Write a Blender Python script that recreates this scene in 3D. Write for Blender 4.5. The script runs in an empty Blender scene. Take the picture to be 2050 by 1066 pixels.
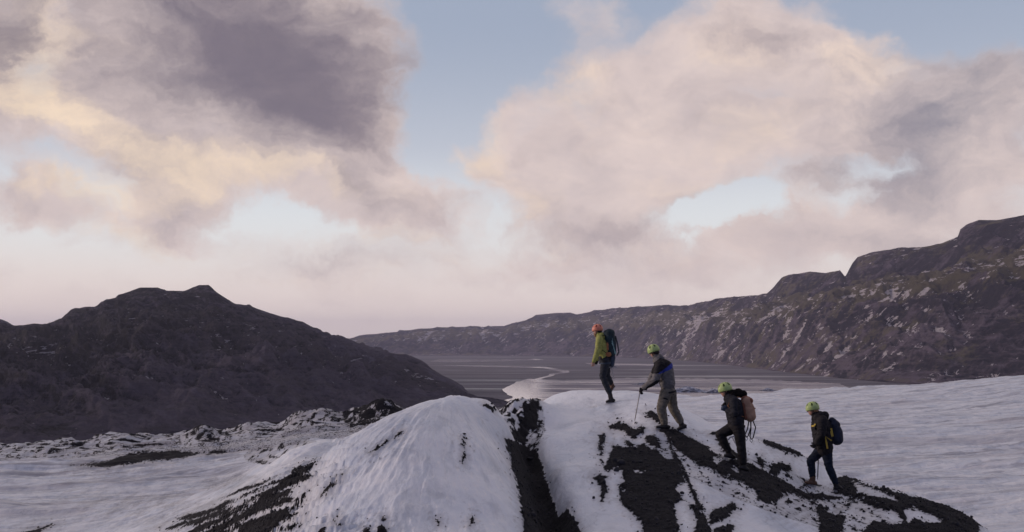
import bpy, bmesh, math, random
import numpy as np
from mathutils import Vector, Matrix

sc = bpy.context.scene
C = sc.collection
random.seed(7)

# ---------------------------------------------------------------- camera
F = 2012.0            # focal length in photo pixels (photo 2050 x 1066)
HY = 690.0            # eye level row of the photo
cam_d = bpy.data.cameras.new('camera')
cam = bpy.data.objects.new('camera', cam_d)
C.objects.link(cam)
cam.location = (0, 0, 0)
cam.rotation_euler = (math.radians(90), 0, 0)
cam_d.sensor_width = 36.0
cam_d.lens = 36.0 * F / 2050.0
cam_d.shift_y = (HY - 533.0) / 2050.0
cam_d.clip_end = 60000
cam_d.clip_start = 0.1
sc.camera = cam

# ---------------------------------------------------------------- view
sc.view_settings.view_transform = 'Standard'
sc.view_settings.look = 'None'
sc.view_settings.exposure = 0.0
sc.view_settings.gamma = 1.0
sc.cycles.use_denoising = True
sc.cycles.volume_bounces = 1
sc.cycles.max_bounces = 6

SUN_AZ = math.radians(-82)      # left of the view direction
SUN_EL = math.radians(9)


def W(px, py, D):
    """photo pixel + distance along the view axis -> world point"""
    return Vector(((px - 1025.0) / F * D, D, -(py - HY) / F * D))


# ---------------------------------------------------------------- node helper
class NT:
    def __init__(s, tree):
        s.t = tree
        s.n = tree.nodes
        s.l = tree.links

    def node(s, typ, ins=None, **kw):
        nd = s.n.new(typ)
        for k, v in kw.items():
            setattr(nd, k, v)
        for k, v in (ins or {}).items():
            s.set(nd.inputs[k], v)
        return nd

    def set(s, sock, v):
        if isinstance(v, bpy.types.NodeSocket):
            s.l.new(v, sock)
        else:
            sock.default_value = v

    def m(s, op, a, b=None, c=None, clamp=False):
        nd = s.n.new('ShaderNodeMath')
        nd.operation = op
        nd.use_clamp = clamp
        s.set(nd.inputs[0], a)
        if b is not None: s.set(nd.inputs[1], b)
        if c is not None: s.set(nd.inputs[2], c)
        return nd.outputs[0]

    def vm(s, op, a, b=None):
        nd = s.n.new('ShaderNodeVectorMath')
        nd.operation = op
        s.set(nd.inputs[0], a)
        if b is not None: s.set(nd.inputs[1], b)
        return nd.outputs[0]

    def noise(s, vec, scale, detail=4, rough=0.55, dim='3D', dist=0.0, out='Fac'):
        nd = s.n.new('ShaderNodeTexNoise')
        nd.noise_dimensions = dim
        s.set(nd.inputs['Vector'], vec)
        nd.inputs['Scale'].default_value = scale
        nd.inputs['Detail'].default_value = detail
        nd.inputs['Roughness'].default_value = rough
        nd.inputs['Distortion'].default_value = dist
        return nd.outputs[out]

    def ss(s, x, lo, hi):
        nd = s.n.new('ShaderNodeMapRange')
        nd.interpolation_type = 'SMOOTHSTEP'
        s.set(nd.inputs['Value'], x)
        nd.inputs['From Min'].default_value = lo
        nd.inputs['From Max'].default_value = hi
        return nd.outputs[0]

    def lin(s, x, lo, hi, a=0.0, b=1.0):
        nd = s.n.new('ShaderNodeMapRange')
        s.set(nd.inputs['Value'], x)
        nd.inputs['From Min'].default_value = lo
        nd.inputs['From Max'].default_value = hi
        nd.inputs['To Min'].default_value = a
        nd.inputs['To Max'].default_value = b
        return nd.outputs[0]

    def mix(s, f, a, b):
        nd = s.n.new('ShaderNodeMix')
        nd.data_type = 'RGBA'
        s.set(nd.inputs[0], f)
        s.set(nd.inputs[6], a if isinstance(a, bpy.types.NodeSocket) else (*a[:3], 1))
        s.set(nd.inputs[7], b if isinstance(b, bpy.types.NodeSocket) else (*b[:3], 1))
        return nd.outputs[2]

    def stretch(s, vec, size, rot=(0, 0, 0)):
        """features as long as size along the rotated axes"""
        nd = s.n.new('ShaderNodeMapping')
        nd.vector_type = 'TEXTURE'
        s.set(nd.inputs['Vector'], vec)
        nd.inputs['Rotation'].default_value = rot
        nd.inputs['Scale'].default_value = size
        return nd.outputs[0]

    def mapping(s, vec, loc=(0, 0, 0), rot=(0, 0, 0), scale=(1, 1, 1)):
        nd = s.n.new('ShaderNodeMapping')
        s.set(nd.inputs['Vector'], vec)
        nd.inputs['Location'].default_value = loc
        nd.inputs['Rotation'].default_value = rot
        nd.inputs['Scale'].default_value = scale
        return nd.outputs[0]


def lin3(r, g, b):
    f = lambda c: (c / 255 / 12.92) if c / 255 <= 0.04045 else ((c / 255 + 0.055) / 1.055) ** 2.4
    return (f(r), f(g), f(b))


# ---------------------------------------------------------------- world: Nishita sky + procedural clouds
world = bpy.data.worlds.new('World')
sc.world = world
world.use_nodes = True
wt = NT(world.node_tree)
for n in list(wt.n): wt.n.remove(n)
STR = 0.1


def cloud_group():
    g = bpy.data.node_groups.new('cloud_density', 'ShaderNodeTree')
    g.interface.new_socket('Vector', in_out='INPUT', socket_type='NodeSocketVector')
    for k_ in ('Density', 'Warm', 'Dark'): g.interface.new_socket(k_, in_out='OUTPUT', socket_type='NodeSocketFloat')
    t = NT(g)
    gi = t.node('NodeGroupInput'); go = t.node('NodeGroupOutput')
    v = gi.outputs[0]
    # domain warp
    w1 = t.noise(t.mapping(v, scale=(1, 1.5, 1)), 5.0, 2, 0.5, out='Color')
    w = t.vm('MULTIPLY', t.vm('SUBTRACT', w1, (0.5, 0.5, 0.5)), (0.13, 0.09, 0))
    w2 = t.noise(v, 17.0, 6, 0.65, out='Color')
    ww = t.vm('MULTIPLY', t.vm('SUBTRACT', w2, (0.5, 0.5, 0.5)), (0.080, 0.060, 0))
    p = t.vm('ADD', t.vm('ADD', v, w), ww)
    # (px, py, rx, ry, rotation deg (clockwise in the picture), amplitude)
    blobs = [
        (420, 110, 430, 320, 10, 2.7), (640, 270, 330, 170, 38, 1.7), (600, 60, 330, 260, 0, 1.2),
        (740, 385, 260, 95, 22, 1.9), (10, 90, 110, 260, 0, 1.3), (60, 290, 180, 110, 20, .5), (250, 290, 300, 80, 25, 0.35),
        (370, 425, 130, 75, 20, 1.6), (200, 440, 220, 80, 12, 1.2), (30, 410, 110, 60, 0, 1.4), (20, 540, 140, 45, 15, .6),
        (560, 370, 300, 80, 12, .7), (850, 520, 260, 50, 8, .5), (620, 520, 240, 60, 10, 0.45),
        (1250, 230, 300, 220, 0, 1.3), (1100, 330, 240, 150, 20, 1.1), (1200, 420, 300, 130, -10, 1.4), (980, 330, 130, 110, 0, .8),
        (1450, 110, 330, 150, -5, 1.5), (1580, 40, 260, 110, 20, 1.0), (1180, 20, 110, 60, 0, .6),
        (1480, 300, 330, 130, -12, 1.3), (1850, 200, 320, 170, 15, 1.5), (1980, 260, 220, 200, 0, 1.1), (1650, 250, 220, 120, 0, 1.0),
        (1790, 410, 380, 100, -6, 1.3), (1560, 440, 120, 80, -10, .5), (2050, 480, 160, 90, 0, .6),
        (1350, 520, 420, 75, -4, 0.9), (1700, 510, 380, 90, 0, 1.1), (1000, 560, 420, 55, 0, .5),
        (1440, 428, 120, 46, -14, -1.9), (1700, 395, 130, 26, -10, -.7), (1790, 318, 160, 34, -10, -1.0), (1530, 192, 150, 34, 8, -.7), (1420, 330, 90, 40, 0, -.3),
        (880, 150, 170, 190, 0, -1.2), (980, 90, 170, 150, 0, -1.0), (870, 330, 90, 60, 40, -.5), (510, 440, 110, 45, 10, -.5),
        (120, 330, 170, 34, 10, -.35), (95, 120, 50, 130, -12, -.55), (1920, 30, 250, 80, 10, -.8), (1000, 450, 60, 50, 0, -.3), (640, 455, 150, 30, 8, -.3),
    ]
    warmb = [(85, 120, 80, 170, -10, 1.5), (60, 30, 90, 60, 0, .6), (210, 275, 250, 70, 30, 1.4), (430, 335, 300, 60, 10, 1.3), (640, 365, 240, 48, 14, .9), (120, 225, 120, 60, 0, .8),
             (230, 395, 150, 40, 10, 1.1), (50, 375, 100, 35, 0, 1.0), (300, 490, 200, 45, 12, .9), (960, 315, 110, 90, 0, 1.1), (1070, 420, 150, 80, -10, 1.0), (1000, 260, 60, 60, 0, .7),
             (1490, 265, 210, 85, -10, 1.4), (1440, 100, 130, 60, 0, .7), (1740, 115, 110, 70, 10, 1.3), (1160, 110, 110, 70, 20, .7), (1130, 200, 130, 80, 0, .6), (1880, 365, 170, 30, -6, .7), (1330, 400, 120, 40, 0, .7),
             (830, 495, 220, 40, 6, .8), (540, 545, 260, 40, 5, .7), (1250, 500, 260, 40, 0, .5), (1220, 20, 60, 30, 0, .6), (700, 480, 120, 30, 0, .5)]
    darkb = [(420, 90, 500, 310, 8, 1.9), (640, 240, 260, 160, 32, 1.0), (620, 60, 260, 220, 0, .7), (15, 100, 80, 170, 0, 1.3), (750, 405, 170, 60, 20, .9), (365, 425, 110, 60, 10, .7), (30, 420, 70, 40, 0, .6),
             (1560, 70, 240, 90, 10, .55), (1400, 430, 220, 50, -8, .7), (1900, 210, 320, 220, 0, 1.5), (1960, 60, 120, 80, 0, .3), (1700, 480, 330, 60, 0, .55), (1180, 470, 260, 60, 0, .6), (1150, 300, 150, 80, 0, .45),
             (1650, 380, 250, 60, -10, .5), (25, 535, 120, 40, 10, .9), (620, 590, 330, 22, 2, .6), (1180, 585, 300, 22, -2, .7), (900, 625, 300, 18, 0, .5), (300, 600, 200, 20, 3, .5), (700, 520, 150, 30, 5, .5), (1300, 190, 200, 80, 0, .4), (1480, 380, 260, 40, -8, .4), (870, 420, 60, 40, 0, .5)]

    def field(lst, acc=None):
        for (px, py, rx, ry, rot, amp) in lst:
            acc = blob(px, py, rx, ry, rot, amp, acc)
        return acc

    def blob(px, py, rx, ry, rot, amp, acc):
        u = math.atan((px - 1025) / F)
        vv = (HY - py) / F * math.cos(u)
        mp = t.node('ShaderNodeMapping', {'Vector': p, 'Location': (u, vv, 0), 'Rotation': (0, 0, -math.radians(rot)),
                                          'Scale': (rx / F, ry / F, 1)}, vector_type='TEXTURE')
        gr = t.node('ShaderNodeTexGradient', {'Vector': mp.outputs[0]}, gradient_type='SPHERICAL')
        return t.m('MULTIPLY_ADD', gr.outputs['Fac'], amp, acc if acc is not None else 0.0)
    acc = field(blobs)
    # texture of the cloud
    sepv = t.node('ShaderNodeSeparateXYZ', {0: v})
    n1 = t.noise(t.mapping(p, scale=(1, 1.7, 1)), 6.0, 9, 0.6)
    n2 = t.noise(t.mapping(p, scale=(1, 1.6, 1)), 26.0, 6, 0.6)
    # elsewhere on the sky (outside the picture) generic cloud cover
    far = t.ss(t.m('ABSOLUTE', sepv.outputs[0]), 0.55, 0.9)
    hi = t.ss(sepv.outputs[1], 0.38, 0.6)
    out = t.m('MAXIMUM', far, hi)
    gen = t.m('MULTIPLY', out, 1.15)
    d = t.m('ADD', acc, gen)
    d = t.m('MULTIPLY_ADD', t.m('SUBTRACT', n1, 0.5), 2.2, d)
    d = t.m('MULTIPLY_ADD', t.m('SUBTRACT', n2, 0.5), 0.75, d)
    t.l.new(t.m('SUBTRACT', d, 0.22), go.inputs[0])
    n3 = t.noise(t.mapping(p, loc=(3, 1, 0), scale=(1, 1.5, 1)), 8.0, 8, 0.62)
    n4 = t.noise(t.mapping(p, loc=(7, 2, 0), scale=(1, 1.4, 1)), 30.0, 6, 0.65)
    w_ = t.m('MULTIPLY_ADD', t.m('SUBTRACT', n3, 0.5), 3.0, t.m('MULTIPLY_ADD', t.m('SUBTRACT', n4, 0.5), 1.5, field(warmb)))
    k_ = t.m('MULTIPLY_ADD', t.m('SUBTRACT', n1, 0.5), 2.6, t.m('MULTIPLY_ADD', out, 0.6, field(darkb)))
    k_ = t.m('MULTIPLY_ADD', t.m('SUBTRACT', n2, 0.5), 1.3, k_)
    t.l.new(w_, go.inputs[1]); t.l.new(k_, go.inputs[2])
    return g


tc = wt.node('ShaderNodeTexCoord')
sep = wt.node('ShaderNodeSeparateXYZ', {0: tc.outputs['Generated']})
az = wt.m('ARCTAN2', sep.outputs[0], sep.outputs[1])
hor = wt.m('SQRT', wt.m('ADD', wt.m('MULTIPLY', sep.outputs[0], sep.outputs[0]), wt.m('MULTIPLY', sep.outputs[1], sep.outputs[1])))
el = wt.m('DIVIDE', sep.outputs[2], wt.m('MAXIMUM', hor, 0.02))
uv = wt.node('ShaderNodeCombineXYZ', {0: az, 1: el, 2: 0.0}).outputs[0]
cg = cloud_group()
d0 = wt.node('ShaderNodeGroup'); d0.node_tree = cg; wt.l.new(uv, d0.inputs[0])
D0 = d0.outputs[0]
cover = wt.ss(D0, -0.35, 0.95)
sky = wt.node('ShaderNodeTexSky', sky_type='NISHITA', sun_disc=False, sun_elevation=SUN_EL,
              sun_rotation=SUN_AZ, air_density=1.0, dust_density=1.2, ozone_density=1.5, altitude=100)
S10 = lambda *rgb: tuple(c / STR for c in lin3(*rgb))
elc = wt.lin(el, 0.0, 0.36)
blue = wt.mix(wt.ss(el, 0.02, 0.34), S10(214, 214, 218), S10(150, 160, 179))
blue = wt.mix(wt.ss(el, 0.10, 0.20), wt.mix(wt.ss(el, 0.02, 0.14), S10(230, 214, 206), S10(216, 219, 221)), blue)
skyc = wt.mix(0.1, blue, sky.outputs[0])
dk = wt.mix(wt.ss(az, -0.22, 0.12), S10(110, 101, 111), wt.mix(wt.ss(az, 0.2, 0.42), S10(128, 116, 122), S10(108, 109, 124)))
body = wt.mix(wt.ss(d0.outputs[2], -0.2, 2.25), S10(202, 186, 182), dk)
warm = wt.mix(wt.ss(az, -0.5, 0.45), S10(224, 202, 178), S10(217, 197, 184))
lit = wt.m('MULTIPLY', wt.ss(d0.outputs[1], -0.05, 1.9), wt.lin(wt.ss(d0.outputs[2], 0.3, 1.5), 0, 1, 1.0, 0.15))
ccol = wt.mix(wt.m('MULTIPLY', lit, 1.0), body, warm)
puff = wt.noise(wt.mapping(uv, scale=(1, 1.5, 1)), 11.0, 9, 0.62, dist=0.5)
ccol = wt.vm('MULTIPLY', ccol, wt.node('ShaderNodeCombineXYZ', {0: wt.lin(puff, 0.3, 0.7, 0.86, 1.12), 1: wt.lin(puff, 0.3, 0.7, 0.87, 1.11), 2: wt.lin(puff, 0.3, 0.7, 0.90, 1.08)}).outputs[0])
col = wt.mix(wt.m('MULTIPLY', cover, wt.lin(el, 0.0, 0.08, 0.55, 0.96)), skyc, ccol)
# veil close to the horizon
col = wt.mix(wt.m('MULTIPLY', wt.ss(el, 0.10, 0.0), 0.6), col, S10(234, 217, 210))
# unseen sky behind the camera, darkened and tinted to dim camera-facing ice
back = wt.ss(sep.outputs[1], 0.35, -0.5)
col = wt.mix(wt.m('MULTIPLY', back, 0.9), col, S10(100, 108, 142))
bg = wt.node('ShaderNodeBackground', {0: col, 1: STR * 1.25})
wo = wt.node('ShaderNodeOutputWorld', {0: bg.outputs[0]})
world.cycles.sampling_method = 'MANUAL'
world.cycles.sample_map_resolution = 512

# ---------------------------------------------------------------- sun
sd = bpy.data.lights.new('sun', 'SUN')
sun = bpy.data.objects.new('sun', sd)
C.objects.link(sun)
sd.energy = 2.0
sd.angle = math.radians(10)
sd.color = (1.0, 0.79, 0.70)
sv = Vector((math.sin(SUN_AZ) * math.cos(SUN_EL), math.cos(SUN_AZ) * math.cos(SUN_EL), math.sin(SUN_EL)))
sun.rotation_euler = sv.to_track_quat('Z', 'Y').to_euler()


# ---------------------------------------------------------------- numpy noise
def perlin(x, y, seed=0):
    xi = np.floor(x).astype(np.int64); yi = np.floor(y).astype(np.int64)
    xf = x - xi; yf = y - yi

    def grad(ix, iy):
        h = (ix * 374761393 + iy * 668265263 + seed * 974634777) & 0xffffffff
        h = ((h ^ (h >> 13)) * 1274126177) & 0xffffffff
        h = h ^ (h >> 16)
        a = (h & 0xffff) * (2 * math.pi / 65536.0)
        return np.cos(a), np.sin(a)

    u = xf * xf * xf * (xf * (xf * 6 - 15) + 10)
    v = yf * yf * yf * (yf * (yf * 6 - 15) + 10)
    r = []
    for dx, dy in ((0, 0), (1, 0), (0, 1), (1, 1)):
        gx, gy = grad(xi + dx, yi + dy)
        r.append(gx * (xf - dx) + gy * (yf - dy))
    return ((r[0] * (1 - u) + r[1] * u) * (1 - v) + (r[2] * (1 - u) + r[3] * u) * v) * 1.4


def fbm(x, y, octs=5, seed=0, gain=0.5, ridged=False):
    s = 0; a = 1.0; tot = 0
    for i in range(octs):
        n = perlin(x, y, seed + i * 17)
        if ridged: n = 1 - 2 * np.abs(n)
        s = s + a * n; tot += a
        a *= gain
        x = x * 2.03 + 11.3; y = y * 2.03 - 7.7
    return s / tot


def sstep(x, a, b):
    t = np.clip((x - a) / (b - a), 0, 1)
    return t * t * (3 - 2 * t)


def grid_mesh(name, P, nr, nc, attrs=None, uvs=None, smooth=True):
    """P: (nr*nc,3) row-major"""
    me = bpy.data.meshes.new(name)
    idx = np.arange(nr * nc).reshape(nr, nc)
    q = np.stack([idx[:-1, :-1], idx[:-1, 1:], idx[1:, 1:], idx[1:, :-1]], -1).reshape(-1, 4)
    me.vertices.add(len(P)); me.vertices.foreach_set('co', P.astype(np.float32).ravel())
    me.loops.add(q.size); me.loops.foreach_set('vertex_index', q.astype(np.int32).ravel())
    me.polygons.add(len(q))
    me.polygons.foreach_set('loop_start', np.arange(0, q.size, 4, dtype=np.int32))
    me.update(calc_edges=True)
    if smooth: me.polygons.foreach_set('use_smooth', np.ones(len(q), bool))
    for k, a in (attrs or {}).items():
        at = me.attributes.new(k, 'FLOAT', 'POINT')
        at.data.foreach_set('value', a.astype(np.float32).ravel())
    if uvs is not None:
        l = me.uv_layers.new(name='UVMap')
        l.data.foreach_set('uv', uvs[q.ravel()].astype(np.float32).ravel())
    me.validate()
    return me


def link(name, me, mat=None, parent=None, kind=None, label=None, cat=None, group=None):
    o = bpy.data.objects.new(name, me)
    C.objects.link(o)
    if mat is not None and me is not None:
        for m_ in (mat if isinstance(mat, (list, tuple)) else [mat]): me.materials.append(m_)
    if parent: o.parent = parent
    if kind: o['kind'] = kind
    if label: o['label'] = label
    if cat: o['category'] = cat
    if group: o['group'] = group
    return o


def new_mat(name):
    m_ = bpy.data.materials.new(name)
    m_.use_nodes = True
    t = NT(m_.node_tree)
    for n in list(t.n): t.n.remove(n)
    bs = t.node('ShaderNodeBsdfPrincipled')
    out = t.node('ShaderNodeOutputMaterial', {0: bs.outputs[0]})
    return m_, t, bs


# ================================================================ GLACIER
# control points of the ice surface: photo column, photo row, distance
CP = [
    # left dome
    (890, 797, 17), (850, 806, 16.6), (800, 825, 16.2), (760, 846, 15.8), (720, 872, 15.4), (680, 905, 15), (640, 950, 14.8), (600, 1003, 14.6), (575, 1066, 13.6),
    (940, 803, 17.8), (985, 812, 18.3), (1010, 850, 17.2), (985, 880, 16), (1010, 930, 15), (1028, 1000, 13.3), (1045, 1066, 12),
    (900, 850, 15.2), (850, 900, 13.8), (930, 950, 13.4), (800, 950, 12.9), (750, 1000, 12.2), (850, 1010, 12), (950, 1030, 11.9), (700, 1060, 11.6), (850, 1066, 11.2), (700, 980, 13),
    (850, 1200, 9.2), (500, 1250, 9.5), (1100, 1250, 9.3), (1400, 1250, 9.4), (1800, 1250, 9.5), (2100, 1300, 9.4), (100, 1300, 9.4),
    # behind left dome
    (890, 850, 20.5), (960, 860, 22), (800, 890, 20), (720, 930, 19.5), (890, 930, 27), (800, 960, 27), (700, 960, 27), (900, 900, 45), (1000, 930, 32),
    # crevasse
    (1040, 905, 19), (1058, 960, 17), (1080, 1020, 15), (1100, 1066, 13.6),
    # ridge between domes (jagged ice)
    (1040, 812, 22.5), (1075, 803, 23), (1020, 850, 20.5), (1060, 850, 21.5),
    # centre dome
    (1105, 793, 27.5), (1180, 784, 28), (1230, 788, 28), (1290, 796, 27.5), (1350, 806, 26.5), (1080, 815, 25), (1082, 860, 22),
    (1222, 807, 24), (1150, 815, 24), (1110, 880, 20), (1150, 850, 21.7), (1120, 950, 17), (1150, 1000, 15.2), (1180, 900, 19), (1200, 1066, 12.9),
    (1230, 870, 20.8), (1270, 841, 21.4), (1328, 859, 20.5), (1366, 861, 20.6), (1300, 905, 18.8), (1250, 960, 16.6), (1300, 1000, 15.1), (1310, 1066, 13.2), (1400, 1005, 15), (1400, 1066, 13),
    (1180, 860, 33), (1300, 880, 33), (1180, 900, 45),
    # snow bank right of the path
    (1350, 895, 19.2), (1400, 938, 17.6), (1450, 962, 16.8), (1500, 988, 16), (1530, 1030, 15), (1545, 1066, 14), (1460, 1010, 15.2),
    # path of the walkers
    (1405, 885, 19.8), (1430, 903, 19.1), (1462, 921, 18.5), (1497, 947, 18.2), (1550, 980, 17.4), (1600, 1010, 16.9), (1620, 972, 19.5), (1676, 984, 19.3), (1600, 1066, 14.9), (1700, 1066, 15.6), (1850, 1066, 16.3),
    # its far edge
    (1400, 838, 22.6), (1450, 858, 21.8), (1520, 882, 21.2), (1600, 912, 21), (1660, 943, 20.8), (1740, 966, 20.2), (1850, 1003, 19.2), (1940, 1042, 18),
    # behind it
    (1350, 870, 32), (1420, 900, 27), (1480, 960, 26), (1600, 1040, 26), (1740, 1100, 25), (1900, 1150, 24), (2050, 1160, 22), (2050, 1140, 16),
    (1600, 1060, 33), (1800, 1120, 33), (2100, 1100, 33), (2300, 1100, 30),
    # right glacier
    (1450, 960, 45), (1650, 990, 45), (1850, 1000, 45), (2100, 985, 45), (2350, 960, 45),
    (1400, 860, 80), (1600, 868, 80), (1800, 862, 80), (2100, 848, 80), (2350, 830, 80),
    (1200, 850, 80), (1000, 860, 80),
    (1000, 815, 160), (1200, 805, 160), (1400, 797, 160), (1500, 791, 160), (1640, 784, 160), (1800, 775, 160), (1950, 763, 160), (2050, 757, 160), (2350, 735, 160),
    # left flank and left glacier
    (500, 1066, 18), (400, 1066, 25), (300, 1066, 32), (150, 1066, 37), (0, 1066, 39), (-250, 1066, 39), (540, 1000, 19), (570, 960, 21), (610, 925, 24.5), (650, 897, 29), (590, 905, 36), (680, 890, 36), (520, 960, 32), (440, 990, 36), (470, 965, 50), (350, 1000, 42),
    (0, 990, 54), (200, 985, 54), (350, 975, 54), (-250, 990, 54), (550, 935, 52), (640, 905, 50), (750, 905, 50),
    (0, 935, 72), (200, 925, 72), (400, 915, 72), (550, 900, 72), (650, 882, 72), (780, 870, 72), (-250, 930, 72),
    (0, 912, 90), (150, 900, 90), (300, 897, 90), (450, 888, 90), (600, 872, 90), (720, 862, 90), (850, 862, 90), (-250, 915, 90),
]
cp = np.array(CP, float)


def ab(px, D):
    return px / 430.0, np.log(D) * 2.3


def tps_fit(cp, smooth=2e-4):
    a, b = ab(cp[:, 0], cp[:, 2])
    n = len(cp)
    r2 = (a[:, None] - a[None]) ** 2 + (b[:, None] - b[None]) ** 2
    K = 0.5 * r2 * np.log(r2 + 1e-12) + smooth * np.eye(n)
    Pm = np.stack([np.ones(n), a, b], 1)
    A = np.zeros((n + 3, n + 3)); A[:n, :n] = K; A[:n, n:] = Pm; A[n:, :n] = Pm.T
    rhs = np.zeros(n + 3); rhs[:n] = (cp[:, 1] - HY) * cp[:, 2] / F    # depth below eye level, metres
    w = np.linalg.solve(A, rhs)
    return a, b, w


_ta, _tb, _tw = tps_fit(cp)


def tps_eval(px, D):
    a, b = ab(px, D)
    n = len(_ta)
    out = np.empty(a.shape).ravel()
    af = a.ravel(); bf = b.ravel()
    for i in range(0, len(af), 40000):
        aa = af[i:i + 40000, None]; bb = bf[i:i + 40000, None]
        r2 = (aa - _ta[None]) ** 2 + (bb - _tb[None]) ** 2
        K = 0.5 * r2 * np.log(r2 + 1e-12)
        out[i:i + 40000] = K @ _tw[:n] + _tw[n] + aa[:, 0] * _tw[n + 1] + bb[:, 0] * _tw[n + 2]
    return out.reshape(a.shape)


def crop(pts, s, ox, oy):
    return [(ox + x / s, oy + y / s) for x, y in pts]


c5 = lambda p: crop(p, 3.154, 550, 740)
c6 = lambda p: crop(p, 3.154, 1100, 740)
c7 = lambda p: crop(p, 3.154, 0, 780)
c8 = lambda p: crop(p, 3.173, 1500, 730)
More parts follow.
